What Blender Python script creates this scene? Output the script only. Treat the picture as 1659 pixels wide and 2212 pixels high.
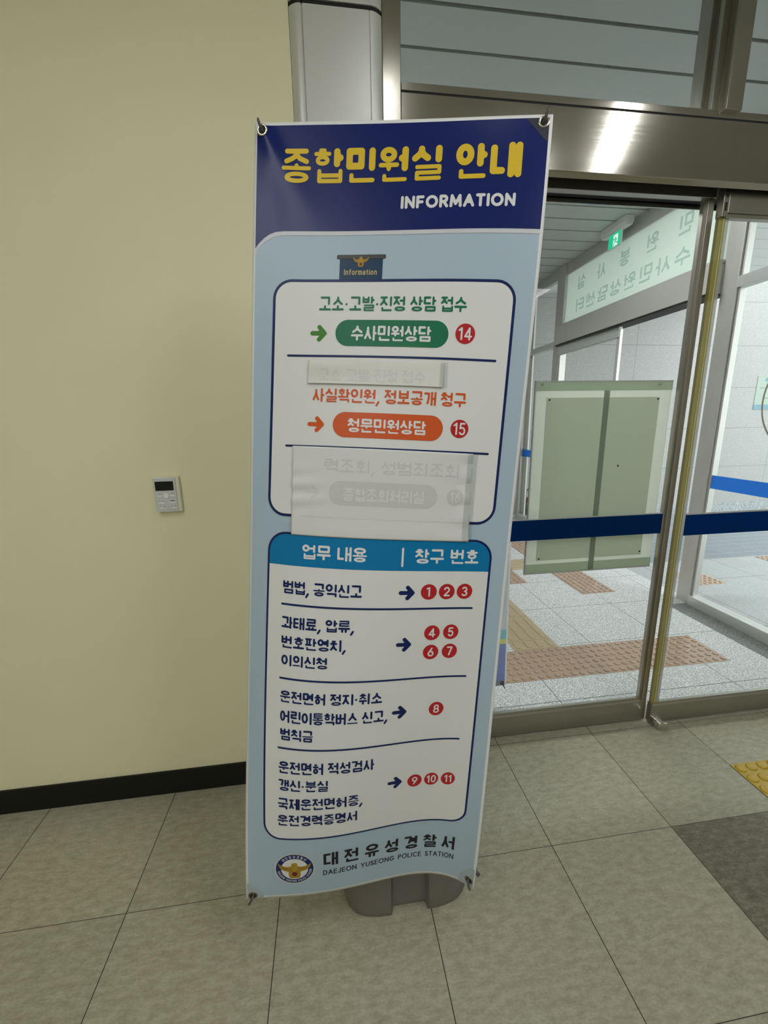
import bpy, bmesh, math, random
import numpy as np
from math import comb, sin, cos, pi, radians
from mathutils import Vector, Matrix
random.seed(7)
for o in list(bpy.data.objects):
    bpy.data.objects.remove(o)
SC = bpy.context.scene
COL = SC.collection

# ------------------------------------------------------------------ camera
CAM_H = 1.417
FPX = 885.27
YAW, PIT, ROL = radians(7.51749), radians(12.4518), radians(0.98709)
fwd = np.array([sin(YAW) * cos(PIT), cos(YAW) * cos(PIT), -sin(PIT)])
rgt = np.array([cos(YAW), -sin(YAW), 0.0])
dwn = np.cross(fwd, rgt)
r2 = cos(ROL) * rgt + sin(ROL) * dwn
d2 = -sin(ROL) * rgt + cos(ROL) * dwn
cam = bpy.data.cameras.new('camera')
cam.sensor_fit = 'HORIZONTAL'
cam.sensor_width = 36.0
cam.lens = FPX / 1659 * 36.0
cam.clip_start = 0.02
camo = bpy.data.objects.new('camera', cam)
COL.objects.link(camo)
camo.matrix_world = Matrix(((r2[0], -d2[0], -fwd[0], 0.0), (r2[1], -d2[1], -fwd[1], 0.0), (r2[2], -d2[2], -fwd[2], CAM_H), (0, 0, 0, 1)))
SC.camera = camo

# ------------------------------------------------------------------ view, world, light levels
SC.view_settings.view_transform = 'Standard'
SC.view_settings.look = 'None'
SC.view_settings.gamma = 1.0
SC.view_settings.exposure = 0.0
SC.cycles.max_bounces = 14
SC.cycles.transparent_max_bounces = 24
SC.cycles.diffuse_bounces = 6
SC.cycles.glossy_bounces = 5
SC.cycles.caustics_reflective = False
SC.cycles.caustics_refractive = False
SKY_STRENGTH = 3.8
LAMP_STRENGTH = 19.8
w = bpy.data.worlds.new('sky')
SC.world = w
w.use_nodes = True
bg = w.node_tree.nodes['Background']
bg.inputs['Color'].default_value = (0.90, 0.97, 1.0, 1)
bg.inputs['Strength'].default_value = SKY_STRENGTH


# ------------------------------------------------------------------ materials
def s2l(c):
    return tuple(((v / 255) / 12.92 if v / 255 <= 0.04045 else ((v / 255 + 0.055) / 1.055) ** 2.4) for v in c)


class NT:
    def __init__(self, name):
        self.m = bpy.data.materials.new(name)
        self.m.use_nodes = True
        self.t = self.m.node_tree
        self.b = self.t.nodes['Principled BSDF']
        self.out = self.t.nodes['Material Output']

    def n(self, typ, **kw):
        nd = self.t.nodes.new(typ)
        for k, v in kw.items():
            setattr(nd, k, v)
        return nd

    def l(self, a, b):
        self.t.links.new(a, b)

    def math(self, op, a, b=None, c=None, clamp=False):
        nd = self.n('ShaderNodeMath', operation=op)
        nd.use_clamp = clamp
        for i, v in enumerate((a, b, c)):
            if v is None:
                continue
            if isinstance(v, (int, float)):
                nd.inputs[i].default_value = v
            else:
                self.l(v, nd.inputs[i])
        return nd.outputs[0]

    def mix(self, fac, a, b):
        nd = self.n('ShaderNodeMix', data_type='RGBA')
        for sock, v in ((nd.inputs[0], fac), (nd.inputs[6], a), (nd.inputs[7], b)):
            if isinstance(v, (int, float)):
                sock.default_value = v
            elif isinstance(v, tuple):
                sock.default_value = (*v[:3], 1)
            else:
                self.l(v, sock)
        return nd.outputs[2]

    def pos(self):
        return self.n('ShaderNodeNewGeometry').outputs['Position']

    def scaled(self, vec, s):
        mp = self.n('ShaderNodeMapping')
        mp.inputs['Scale'].default_value = s
        self.l(vec, mp.inputs[0])
        return mp.outputs[0]

    def noise(self, vec, scale, detail=3.0, rough=0.55):
        nd = self.n('ShaderNodeTexNoise')
        nd.inputs['Scale'].default_value = scale
        nd.inputs['Detail'].default_value = detail
        nd.inputs['Roughness'].default_value = rough
        self.l(vec, nd.inputs['Vector'])
        return nd.outputs['Fac']

    def ramp(self, fac, stops):
        nd = self.n('ShaderNodeValToRGB')
        cr = nd.color_ramp
        while len(cr.elements) < len(stops):
            cr.elements.new(0.5)
        for e, (p, c) in zip(cr.elements, stops):
            e.position = p
            e.color = (*c[:3], 1)
        self.l(fac, nd.inputs[0])
        return nd.outputs[0]

    def bump(self, h, strength, dist=0.002):
        nd = self.n('ShaderNodeBump')
        nd.inputs['Strength'].default_value = strength
        nd.inputs['Distance'].default_value = dist
        self.l(h, nd.inputs['Height'])
        self.l(nd.outputs[0], self.b.inputs['Normal'])


def mat(name, col, rough=0.5, metal=0.0, spec=0.5, var=0.0, vscale=30.0, aniso=None, bump=0.0, bscale=200.0):
    k = NT(name)
    k.b.inputs['Base Color'].default_value = (*col, 1)
    k.b.inputs['Roughness'].default_value = rough
    k.b.inputs['Metallic'].default_value = metal
    k.b.inputs['Specular IOR Level'].default_value = spec
    p = k.n('ShaderNodeTexCoord').outputs['Object']
    if var:
        v = k.scaled(p, aniso) if aniso else p
        f = k.noise(v, vscale)
        k.l(k.mix(f, tuple(c * (1 - var) for c in col), tuple(min(1, c * (1 + var)) for c in col)), k.b.inputs['Base Color'])
    if bump:
        k.bump(k.noise(p, bscale), bump)
    return k.m


def glass_mat(name, tint, ior=1.45, rough=0.0):
    k = NT(name)
    tr = k.n('ShaderNodeBsdfTransparent')
    tr.inputs[0].default_value = (*tint, 1)
    gl = k.n('ShaderNodeBsdfGlossy')
    gl.inputs['Roughness'].default_value = rough
    lw = k.n('ShaderNodeLayerWeight')
    lw.inputs['Blend'].default_value = 0.5
    f0 = ((ior - 1) / (ior + 1)) ** 2
    fac = k.math('MULTIPLY_ADD', k.math('POWER', lw.outputs['Facing'], 5.0), 1 - f0, f0, True)
    mx = k.n('ShaderNodeMixShader')
    k.l(fac, mx.inputs[0])
    k.l(tr.outputs[0], mx.inputs[1])
    k.l(gl.outputs[0], mx.inputs[2])
    k.l(mx.outputs[0], k.out.inputs['Surface'])
    return k.m


def film_mat(name, col, transl=0.5, clear=0.0, tcol=None):
    """thin sheet: diffuse + translucent (+ a little clear see-through)"""
    k = NT(name)
    df = k.n('ShaderNodeBsdfDiffuse')
    df.inputs[0].default_value = (*col, 1)
    tl = k.n('ShaderNodeBsdfTranslucent')
    tl.inputs[0].default_value = (*(tcol or col), 1)
    m1 = k.n('ShaderNodeMixShader')
    m1.inputs[0].default_value = transl
    k.l(df.outputs[0], m1.inputs[1])
    k.l(tl.outputs[0], m1.inputs[2])
    last = m1
    if clear:
        tp = k.n('ShaderNodeBsdfTransparent')
        m2 = k.n('ShaderNodeMixShader')
        m2.inputs[0].default_value = clear
        k.l(m1.outputs[0], m2.inputs[1])
        k.l(tp.outputs[0], m2.inputs[2])
        last = m2
    k.l(last.outputs[0], k.out.inputs['Surface'])
    return k.m


def steel_mat(name, col, rough=0.3, axis='x', var=0.12):
    k = NT(name)
    p = k.n('ShaderNodeTexCoord').outputs['Object']
    sc = {'x': (1.5, 300, 300), 'z': (300, 300, 1.5), 'y': (300, 1.5, 300)}[axis]
    f = k.noise(k.scaled(p, sc), 1.0, 4.0)
    g = k.noise(p, 4.0, 4.0)
    k.l(k.mix(g, tuple(c * (1 - var) for c in col), tuple(c * (1 + var) for c in col)), k.b.inputs['Base Color'])
    k.b.inputs['Metallic'].default_value = 1.0
    k.l(k.math('MULTIPLY_ADD', f, 0.10, rough - 0.05), k.b.inputs['Roughness'])
    k.bump(f, 0.04, 0.001)
    return k.m


def emit_mat(name, col, strength):
    k = NT(name)
    e = k.n('ShaderNodeEmission')
    e.inputs[0].default_value = (*col, 1)
    e.inputs[1].default_value = strength
    k.l(e.outputs[0], k.out.inputs['Surface'])
    return k.m


TILE, TX0, TY0 = 0.45, 0.2415, 1.0316


def grid_lines(k, coord, period, origin, width):
    a = k.math('DIVIDE', k.math('SUBTRACT', coord, origin), period)
    fr = k.math('FRACT', k.math('ADD', a, 0.5))
    return k.math('LESS_THAN', k.math('ABSOLUTE', k.math('SUBTRACT', fr, 0.5)), width / period / 2), k.math('FLOOR', a)


def vinyl_mat():
    k = NT('vinyl_tile')
    p = k.pos()
    sx = k.n('ShaderNodeSeparateXYZ')
    k.l(p, sx.inputs[0])
    x, y = sx.outputs[0], sx.outputs[1]
    gx, ix = grid_lines(k, x, TILE, TX0, 0.0026)
    gy, iy = grid_lines(k, y, TILE, TY0, 0.0018)
    # the last strip of tiles along the door is cut short
    g = k.math('MAXIMUM', gx, gy)
    wn = k.n('ShaderNodeTexWhiteNoise', noise_dimensions='2D')
    cb = k.n('ShaderNodeCombineXYZ')
    k.l(ix, cb.inputs[0])
    k.l(iy, cb.inputs[1])
    k.l(cb.outputs[0], wn.inputs['Vector'])
    f1 = k.noise(k.scaled(p, (26, 62, 1)), 1.0, 5.0, 0.65)
    f2 = k.noise(k.scaled(p, (110, 210, 1)), 1.0, 3.0, 0.6)
    f3 = k.noise(p, 3.0, 3.0)
    f = k.math('ADD', k.math('MULTIPLY', f1, 0.65), k.math('MULTIPLY', f2, 0.35))
    light = k.ramp(f, [(0.30, (0.235, 0.226, 0.148)), (0.50, (0.350, 0.343, 0.242)), (0.70, (0.480, 0.472, 0.355))])
    pink = k.mix(k.math('MULTIPLY', f3, 0.35), light, (0.36, 0.30, 0.24))
    dark = k.ramp(f, [(0.30, (0.080, 0.072, 0.044)), (0.50, (0.145, 0.132, 0.088)), (0.70, (0.27, 0.25, 0.185))])
    isd = k.math('MULTIPLY', k.math('COMPARE', ix, 2.0, 0.1), k.math('LESS_THAN', iy, -0.5))
    c = k.mix(isd, pink, dark)
    hsv = k.n('ShaderNodeHueSaturation')
    k.l(k.math('MULTIPLY_ADD', wn.outputs[0], 0.10, 0.95), hsv.inputs['Value'])
    k.l(c, hsv.inputs['Color'])
    c = k.mix(g, hsv.outputs[0], (0.03, 0.027, 0.018))
    k.l(c, k.b.inputs['Base Color'])
    k.l(k.math('MULTIPLY_ADD', f2, 0.15, 0.36), k.b.inputs['Roughness'])
    k.b.inputs['Specular IOR Level'].default_value = 0.35
    k.bump(f2, 0.06, 0.001)
    return k.m


def granite_mat(name, base, speck, joints=None, scale=190.0, contrast=1.0, axes=(0, 1), jcol=(0.12, 0.12, 0.12), jw=0.005):
    k = NT(name)
    p = k.pos()
    f = k.noise(p, scale, 2.0, 0.6)
    v = k.n('ShaderNodeTexVoronoi')
    v.inputs['Scale'].default_value = scale * 0.75
    k.l(p, v.inputs['Vector'])
    ff = k.math('MULTIPLY_ADD', f, 0.75, k.math('MULTIPLY', v.outputs['Distance'], 0.32))
    c = k.ramp(ff, [(0.36, tuple(speck)), (0.36 + 0.16 / contrast, tuple((a + b) / 2 for a, b in zip(base, speck))), (0.66, tuple(base))])
    if joints:
        sx = k.n('ShaderNodeSeparateXYZ')
        k.l(p, sx.inputs[0])
        gs = [grid_lines(k, sx.outputs[ax], per, org, jw)[0] for ax, (per, org) in zip(axes, joints)]
        c = k.mix(k.math('MAXIMUM', gs[0], gs[1]), c, jcol)
    k.l(c, k.b.inputs['Base Color'])
    k.b.inputs['Roughness'].default_value = 0.5
    k.b.inputs['Specular IOR Level'].default_value = 0.3
    return k.m


M = {}
M['cream'] = mat('cream_paint', (0.79, 0.765, 0.55), 0.55, spec=0.25, var=0.035, vscale=2.2, bump=0.05, bscale=260)
_k = NT('cream_wall_paint')
_p = _k.pos()
_c = _k.mix(_k.noise(_p, 2.2), (0.775, 0.74, 0.505), (0.825, 0.79, 0.545))
_k.l(_c, _k.b.inputs['Base Color'])
_k.b.inputs['Roughness'].default_value = 0.55
_k.b.inputs['Specular IOR Level'].default_value = 0.25
_k.bump(_k.noise(_p, 260), 0.05)
M['cream_front'] = _k.m
M['black_base'] = mat('black_rubber', (0.006, 0.006, 0.005), 0.45, spec=0.3)
M['vinyl'] = vinyl_mat()
M['white_paint'] = mat('white_paint', (0.62, 0.62, 0.58), 0.7, var=0.03, vscale=1.5)
M['steel'] = steel_mat('hairline_steel', (0.46, 0.44, 0.38), 0.12, 'x')
M['steel_v'] = steel_mat('hairline_steel_upright', (0.44, 0.42, 0.36), 0.20, 'z')
M['steel_y'] = mat('satin_steel_side', (0.60, 0.585, 0.545), 0.35, metal=0.45, var=0.08, vscale=6)
M['bright_steel'] = mat('bright_steel', (0.72, 0.72, 0.70), 0.30, metal=0.5, var=0.06, vscale=8)
M['silver'] = mat('silver_panel', (0.72, 0.72, 0.69), 0.36, metal=0.5, var=0.04, vscale=300)
M['black'] = mat('black_gap', (0.004, 0.004, 0.004), 0.7)
M['rail'] = steel_mat('door_rail_metal', (0.42, 0.405, 0.35), 0.36, 'x')
M['rail_v'] = steel_mat('door_stile_metal', (0.42, 0.395, 0.35), 0.36, 'z')
M['chrome'] = mat('chrome', (0.72, 0.71, 0.68), 0.12, metal=1.0)
M['glass'] = glass_mat('clear_glass', (0.978, 0.991, 0.984), 1.42)
M['glass_side'] = glass_mat('side_glass', (0.980, 0.990, 0.985), 1.42)
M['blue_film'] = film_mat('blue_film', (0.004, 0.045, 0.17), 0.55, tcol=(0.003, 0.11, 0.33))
M['blue_film_lit'] = film_mat('daylit_blue_film', (0.03, 0.27, 0.68), 0.5, tcol=(0.03, 0.38, 0.85))  # same film as on the sliding doors, daylight put into a brighter colour
M['white_line'] = film_mat('white_film', (0.6, 0.6, 0.58), 0.4)
M['yellow_seal'] = film_mat('yellowed_seal', (0.42, 0.37, 0.12), 0.4, 0.2)
M['seal_line'] = mat('pale_seal', (0.74, 0.69, 0.36), 0.4)
M['brush'] = film_mat('grey_brush_strip', (0.42, 0.42, 0.36), 0.4, 0.45)
M['board'] = film_mat('frosted_acrylic', (0.86, 0.88, 0.81), 0.62, 0.10, (0.95, 0.97, 0.89))
M['board_band'] = film_mat('frosted_acrylic_band', (0.62, 0.68, 0.58), 0.6, 0.12, (0.68, 0.76, 0.64))
M['board_core'] = film_mat('grey_green_backing', (0.66, 0.675, 0.60), 0.66, 0.14, (0.80, 0.85, 0.775))
M['board_shade'] = film_mat('stile_shadow_film', (0.40, 0.455, 0.38), 0.6, 0.12, (0.48, 0.56, 0.46))
M['frost'] = film_mat('frosted_sign_glass', (0.74, 0.79, 0.72), 0.60, 0.10, (0.86, 0.92, 0.84))
M['frost_text'] = film_mat('grey_green_lettering', (0.38, 0.52, 0.50), 0.60, 0.36, (0.58, 0.74, 0.70))
M['slat'] = mat('ceiling_slat', (0.56, 0.60, 0.585), 0.42, var=0.02)
M['granite_wall'] = granite_mat('granite_wall', (0.40, 0.395, 0.375), (0.30, 0.29, 0.28), ((1.25, 4.46), (0.60, 0.63)), 110, 1.0, (0, 2), (0.20, 0.20, 0.19), 0.007)
M['granite_base'] = granite_mat('granite_skirting', (0.42, 0.44, 0.44), (0.22, 0.23, 0.23), ((1.05, 4.46), (5.0, -2.0)), 60, 1.0, (0, 2), (0.6, 0.6, 0.6), 0.008)
M['granite_floor'] = granite_mat('granite_floor', (0.86, 0.86, 0.84), (0.18, 0.18, 0.18), ((0.503, 1.12), (0.50, 2.71)), 165, 1.5, (0, 1), (0.10, 0.10, 0.11), 0.004)
M['granite_out'] = granite_mat('granite_outside', (0.52, 0.53, 0.52), (0.32, 0.33, 0.33), ((0.80, 3.77), (0.80, 3.01)), 150, 1.0, (0, 1), (0.16, 0.16, 0.16), 0.006)
M['slate'] = granite_mat('slate_paving', (0.30, 0.33, 0.36), (0.20, 0.22, 0.24), ((1.20, 4.575), (0.152, 3.48)), 120, 1.0, (0, 1), (0.45, 0.47, 0.48), 0.007)
M['brown_tile'] = mat('brown_tactile', (0.47, 0.325, 0.23), 0.17, spec=0.8, var=0.12, vscale=14)
M['tan_tile'] = mat('tan_tactile', (0.50, 0.385, 0.24), 0.3, spec=0.6, var=0.12, vscale=14)
M['yellow_tile'] = mat('yellow_tactile', (0.47, 0.32, 0.035), 0.34, spec=0.4, var=0.12, vscale=20)
M['pvc'] = mat('banner_vinyl', (0.71, 0.71, 0.69), 0.36, spec=0.2, bump=0.03, bscale=900)
M['grey_plastic'] = mat('grey_plastic', (0.165, 0.150, 0.130), 0.5, spec=0.35, bump=0.08, bscale=500)
M['hook'] = mat('dark_grey_hook', (0.07, 0.07, 0.065), 0.4)
M['pole'] = mat('grey_pole', (0.30, 0.30, 0.30), 0.4, metal=0.6)
M['brass'] = mat('nickel_grommet', (0.62, 0.57, 0.45), 0.22, metal=1.0)
M['old_brass'] = mat('dull_grommet', (0.30, 0.23, 0.17), 0.32, metal=1.0)
M['tape'] = glass_mat('clear_tape', (0.86, 0.88, 0.87), 1.3, 0.25)
M['patch'] = mat('clear_patch_grey', (0.36, 0.425, 0.465), 0.45)
M['patch_dark'] = mat('clear_patch_navy', (0.004, 0.005, 0.022), 0.45)
M['paper'] = mat('white_paper', (0.68, 0.675, 0.635), 0.8, spec=0.2, var=0.03, vscale=25)
M['paper2'] = mat('white_paper_sheet', (0.655, 0.655, 0.64), 0.75, spec=0.25, var=0.02, vscale=20)


def ink(name, c, r=0.34):
    M[name] = mat('print_' + name, c, r, spec=0.16)


ink('navy', (0.008, 0.017, 0.115), 0.30)
ink('navy_text', (0.010, 0.020, 0.095))
ink('sky', (0.385, 0.49, 0.575))
ink('haze', (0.58, 0.585, 0.62))
ink('white', (0.70, 0.70, 0.685))
ink('yellow', (0.68, 0.475, 0.035))
ink('green', (0.012, 0.155, 0.068))
ink('grass', (0.055, 0.20, 0.025))
ink('orange', (0.60, 0.10, 0.025))
ink('red', (0.44, 0.022, 0.026))
ink('teal_blue', (0.005, 0.175, 0.39))
ink('black_text', (0.014, 0.013, 0.014))
ink('desk_blue', (0.006, 0.035, 0.085))
ink('desk_grey', (0.065, 0.06, 0.058))
ink('gold', (0.42, 0.26, 0.03))
ink('dark_gold', (0.17, 0.10, 0.015))
ink('pale_gold', (0.52, 0.42, 0.18))
ink('maroon', (0.13, 0.015, 0.03))
ink('cream_ring', (0.62, 0.58, 0.50))
ink('emblem_blue', (0.008, 0.022, 0.13))
ink('ghost', (0.565, 0.565, 0.55))
ink('ghost_pill', (0.56, 0.56, 0.545))
ink('ghost_line', (0.60, 0.60, 0.575))
ink('screen', (0.018, 0.018, 0.014), 0.2)


# ------------------------------------------------------------------ mesh helpers
class MB:
    def __init__(self):
        self.v, self.f, self.m = [], [], []

    def add(self, vs, fs, m=0):
        b = len(self.v)
        self.v += [tuple(p) for p in vs]
        for f in fs:
            self.f.append([b + i for i in f])
            self.m.append(m)
        return self

    def box(self, x0, x1, y0, y1, z0, z1, m=0):
        vs = [(x, y, z) for z in (z0, z1) for y in (y0, y1) for x in (x0, x1)]
        return self.add(vs, [(0, 2, 3, 1), (4, 5, 7, 6), (0, 1, 5, 4), (2, 6, 7, 3), (0, 4, 6, 2), (1, 3, 7, 5)], m)

    def prism(self, poly, z0, z1, m=0, axis='z'):
        n = len(poly)
        if axis == 'z':
            vs = [(a, b, z0) for a, b in poly] + [(a, b, z1) for a, b in poly]
        elif axis == 'x':
            vs = [(z0, a, b) for a, b in poly] + [(z1, a, b) for a, b in poly]
        else:
            vs = [(a, z0, b) for a, b in poly] + [(a, z1, b) for a, b in poly]
        fs = [tuple(range(n))[::-1], tuple(range(n, 2 * n))] + [(i, (i + 1) % n, n + (i + 1) % n, n + i) for i in range(n)]
        return self.add(vs, fs, m)

    def tube(self, pts, r, seg=10, m=0, caps=True):
        pts = [Vector(p) for p in pts]
        rs = r if isinstance(r, (list, tuple)) else [r] * len(pts)
        up = Vector((0.31, 0.17, 0.93))
        vs, fs = [], []
        for i, p in enumerate(pts):
            d = (pts[min(i + 1, len(pts) - 1)] - pts[max(i - 1, 0)]).normalized()
            a = d.cross(up)
            if a.length < 1e-4:
                a = d.cross(Vector((1, 0, 0)))
            a.normalize()
            b = d.cross(a)
            for j in range(seg):
                t = 2 * pi * j / seg
                vs.append(p + (a * cos(t) + b * sin(t)) * rs[i])
        for i in range(len(pts) - 1):
            for j in range(seg):
                fs.append((i * seg + j, i * seg + (j + 1) % seg, (i + 1) * seg + (j + 1) % seg, (i + 1) * seg + j))
        if caps:
            fs.append(tuple(range(seg))[::-1])
            fs.append(tuple(range((len(pts) - 1) * seg, len(pts) * seg)))
        return self.add(vs, fs, m)

    def lathe(self, prof, c=(0, 0, 0), seg=24, m=0):
        vs, fs = [], []
        for r, z in prof:
            for j in range(seg):
                t = 2 * pi * j / seg
                vs.append((c[0] + r * cos(t), c[1] + r * sin(t), c[2] + z))
        n = len(prof)
        for i in range(n - 1):
            for j in range(seg):
                fs.append((i * seg + j, i * seg + (j + 1) % seg, (i + 1) * seg + (j + 1) % seg, (i + 1) * seg + j))
        fs.append(tuple(range(seg))[::-1])
        fs.append(tuple(range((n - 1) * seg, n * seg)))
        return self.add(vs, fs, m)

    def build(self, name, mats, parent=None, smooth=False, bevel=0.0, seg=2):
        me = bpy.data.meshes.new(name)
        me.from_pydata(self.v, [], self.f)
        for mm in (mats if isinstance(mats, (list, tuple)) else [mats]):
            me.materials.append(mm)
        me.polygons.foreach_set('material_index', self.m)
        if smooth:
            me.polygons.foreach_set('use_smooth', [True] * len(me.polygons))
        me.update()
        o = bpy.data.objects.new(name, me)
        COL.objects.link(o)
        if parent is not None:
            o.parent = parent
            ml = parent
            loc = Vector((0, 0, 0))
            while ml is not None:
                loc += ml.location
                ml = ml.parent
            o.location = -loc if loc.length > 0 else (0, 0, 0)
        if bevel:
            bv = o.modifiers.new('bevel', 'BEVEL')
            bv.width = bevel
            bv.segments = seg
            bv.limit_method = 'ANGLE'
            bv.angle_limit = radians(40)
        if smooth == 'angle':
            pass
        return o


def tag(o, label, cat, group=None, kind=None):
    o['label'] = label
    o['category'] = cat
    if group:
        o['group'] = group
    if kind:
        o['kind'] = kind
    return o


def thing(name, label, cat, loc=(0, 0, 0), group=None, kind=None):
    o = bpy.data.objects.new(name, None)
    o.empty_display_size = 0.1
    o.location = loc
    COL.objects.link(o)
    return tag(o, label, cat, group, kind)


def struct(o, label, cat):
    return tag(o, label, cat, None, 'structure')


def bbox(*a, **k):
    return MB().box(*a, **k)


# ================================================================== SETTING
CEIL = 2.95          # lobby ceiling
VC = 3.09            # vestibule / canopy ceiling
XS = 2.72            # glass side wall of the vestibule
YG = 5.72            # granite wall at the back
struct(bbox(-3.2, 3.2, -4.2, 1.62, -0.10, 0.0).build('floor', M['vinyl']), 'beige marbled vinyl tile floor of the lobby', 'floor')
struct(bbox(-3.3, 3.3, -4.3, 1.62, CEIL, CEIL + 0.08).build('ceiling', M['white_paint']), 'white lobby ceiling above the door', 'ceiling')
struct(bbox(-3.3, -0.056, 1.45, 1.62, 0, CEIL).build('wall_left', M['cream_front']), 'cream painted wall left of the banner stand', 'wall')
struct(bbox(-3.3, -3.2, -4.3, 1.62, 0, CEIL).build('wall_side', M['cream']), 'cream side wall of the lobby', 'wall')
struct(bbox(-3.3, 3.3, -4.3, -4.2, 0, CEIL).build('wall_rear', M['white_paint']), 'rear wall of the lobby', 'wall')
struct(bbox(3.2, 3.3, -4.2, 1.62, 0, CEIL).build('wall_right', M['white_paint']), 'right wall of the lobby', 'wall')
struct(bbox(-3.2, -0.058, 1.441, 1.4499, 0.0, 0.1005).build('baseboard_left', M['black_base'], bevel=0.002), 'black rubber baseboard under the cream wall', 'baseboard')

# silver pillar casing
prof = [(-0.055, 1.62), (-0.055, 1.4495)]
for i in range(1, 9):
    t = i / 9
    prof.append((-0.055 + 0.032 * t, 1.4495 - 0.016 * (1 - (1 - t) ** 2)))
prof += [(-0.021, 1.4335), (-0.0185, 1.4375), (-0.016, 1.4335), (0.170, 1.4335), (0.172, 1.4350), (0.174, 1.4335)]
for i in range(1, 9):
    t = i / 8
    prof.append((0.174 + 0.034 * t, 1.4335 + 0.015 * t ** 2))
prof += [(0.208, 1.62)]
colo = bpy.data.objects.new('column', None)
COL.objects.link(colo)
struct(colo, 'silver metal clad column between the cream wall and the glass door', 'column')
MB().prism(prof, 0.0, 2.558).build('cladding', M['silver'], colo)
MB().prism(prof, 2.570, CEIL).build('cladding', M['silver'], colo)
MB().prism([(a, b + 0.004) for a, b in prof], 2.557, 2.571).build('joint', M['black'], colo)

# door frame, header and transom
struct(bbox(0.209, 0.265, 1.45, 1.62, 0, CEIL).build('trim_1', M['steel_v'], bevel=0.002), 'brushed steel jamb beside the silver column', 'door frame')
hd = bpy.data.objects.new('trim_2', None)
COL.objects.link(hd)
struct(hd, 'wide brushed steel header box above the sliding doors', 'door header')
m = MB()
m.box(0.266, 3.2, 1.45, 1.456, 2.206, 2.381)
m.prism([(1.45, 2.206), (1.456, 2.206), (1.466, 2.196), (1.463, 2.192), (1.4515, 2.2035)], 0.266, 3.2, axis='x')
m.box(0.266, 3.2, 1.455, 1.63, 2.376, 2.381)
m.box(0.266, 3.2, 1.625, 1.63, 2.20, 2.381)
m.build('header_cover', M['steel'], hd)
bbox(0.27, 3.2, 1.460, 1.62, 2.215, 2.375).build('cavity_shade', M['black'], hd)  # black block stands in for the shade inside the open header
bbox(0.266, 3.2, 1.452, 1.62, 2.381, 2.3875).build('shadow_gap', M['black'], hd)
struct(bbox(0.266, 3.2, 1.45, 1.56, 2.3875, 2.408).build('trim_3', M['steel'], bevel=0.001), 'thin steel sill under the transom glass', 'window sill')
m = MB()
m.box(1.350, 1.409, 1.437, 1.55, 2.404, CEIL)
m.box(1.325, 1.350, 1.470, 1.55, 2.408, CEIL)
m.box(1.310, 1.325, 1.500, 1.55, 2.408, CEIL)
struct(m.build('trim_4', M['steel_v'], bevel=0.001), 'upright steel mullion in the transom', 'mullion')
struct(bbox(0.266, 1.312, 1.522, 1.530, 2.408, CEIL).build('window_1', M['glass']), 'wide transom glass left of the mullion', 'window')
struct(bbox(1.408, 3.2, 1.522, 1.530, 2.408, CEIL).build('window_2', M['glass']), 'transom glass right of the mullion', 'window')

# sliding door, left leaf
d1 = bpy.data.objects.new('door_1', None)
COL.objects.link(d1)
struct(d1, 'left glass sliding door with a dark blue stripe behind the banner stand', 'door')
m = MB()
m.box(0.27, 1.436, 1.520, 1.545, 0.008, 0.105)
m.prism([(1.520, 0.105), (1.545, 0.105), (1.540, 0.124), (1.526, 0.124), (1.524, 0.112)], 0.27, 1.43, axis='x')
m.build('bottom_rail', M['rail'], d1, bevel=0.001)
bbox(0.27, 1.436, 1.517, 1.545, 2.188, 2.225).build('top_rail', M['rail'], d1, bevel=0.001)
m = MB()
m.box(1.396, 1.408, 1.524, 1.541, 0.124, 2.188)
m.build('glazing_bead', M['rail_v'], d1)
m = MB()
m.box(1.408, 1.427, 1.518, 1.545, 0.105, 2.20)
m.box(1.427, 1.436, 1.522, 1.541, 0.105, 2.20)
m.build('stile', M['rail_v'], d1, bevel=0.001)
bbox(0.275, 1.400, 1.5285, 1.5365, 0.12, 2.19).build('glass', M['glass'], d1)
st = bbox(0.275, 1.396, 1.5272, 1.5280, 0.928, 1.014).build('blue_stripe', M['blue_film'], d1)
st['label'] = 'dark blue stripe'
bbox(0.275, 1.396, 1.5272, 1.5280, 1.0141, 1.0185).build('white_line', M['white_line'], d1)

# sliding door, right leaf
d2o = bpy.data.objects.new('door_2', None)
COL.objects.link(d2o)
struct(d2o, 'right glass sliding door with a blue stripe and yellowed edge seal', 'door')
m = MB()
m.box(1.448, 3.1, 1.492, 1.518, 0.012, 0.098)
m.prism([(1.492, 0.098), (1.518, 0.098), (1.513, 0.113), (1.498, 0.113), (1.496, 0.104)], 1.448, 3.1, axis='x')
m.build('bottom_rail', M['rail'], d2o, bevel=0.001)
m = MB()
m.box(1.462, 3.1, 1.488, 1.518, 2.130, 2.225)
m.box(1.462, 3.1, 1.494, 1.516, 2.116, 2.130)
m.build('top_rail', M['rail'], d2o, bevel=0.001)
bk = MB().box(1.440, 1.462, 1.488, 1.516, 2.118, 2.23).box(1.447, 1.455, 1.4868, 1.4885, 2.135, 2.162, 1)
bk.box(1.449, 1.4555, 1.4868, 1.4885, 2.178, 2.186, 1).build('hanger_bracket', [M['rail_v'], M['black']], d2o, bevel=0.001)
bbox(1.4405, 1.4475, 1.492, 1.518, 0.012, 0.108).build('rail_end_cap', M['rail_v'], d2o, bevel=0.001)
bbox(1.446, 3.1, 1.501, 1.509, 0.105, 2.125).build('glass', M['glass'], d2o)
m = MB()
m.box(1.440, 1.4585, 1.4985, 1.5115, 0.105, 2.118)
m.build('edge_seal', M['yellow_seal'], d2o)
m = MB()
m.box(1.4585, 1.4605, 1.4975, 1.5005, 0.105, 2.118)
m.box(1.4595, 1.468, 1.499, 1.5008, 0.105, 2.118, 1)
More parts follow.
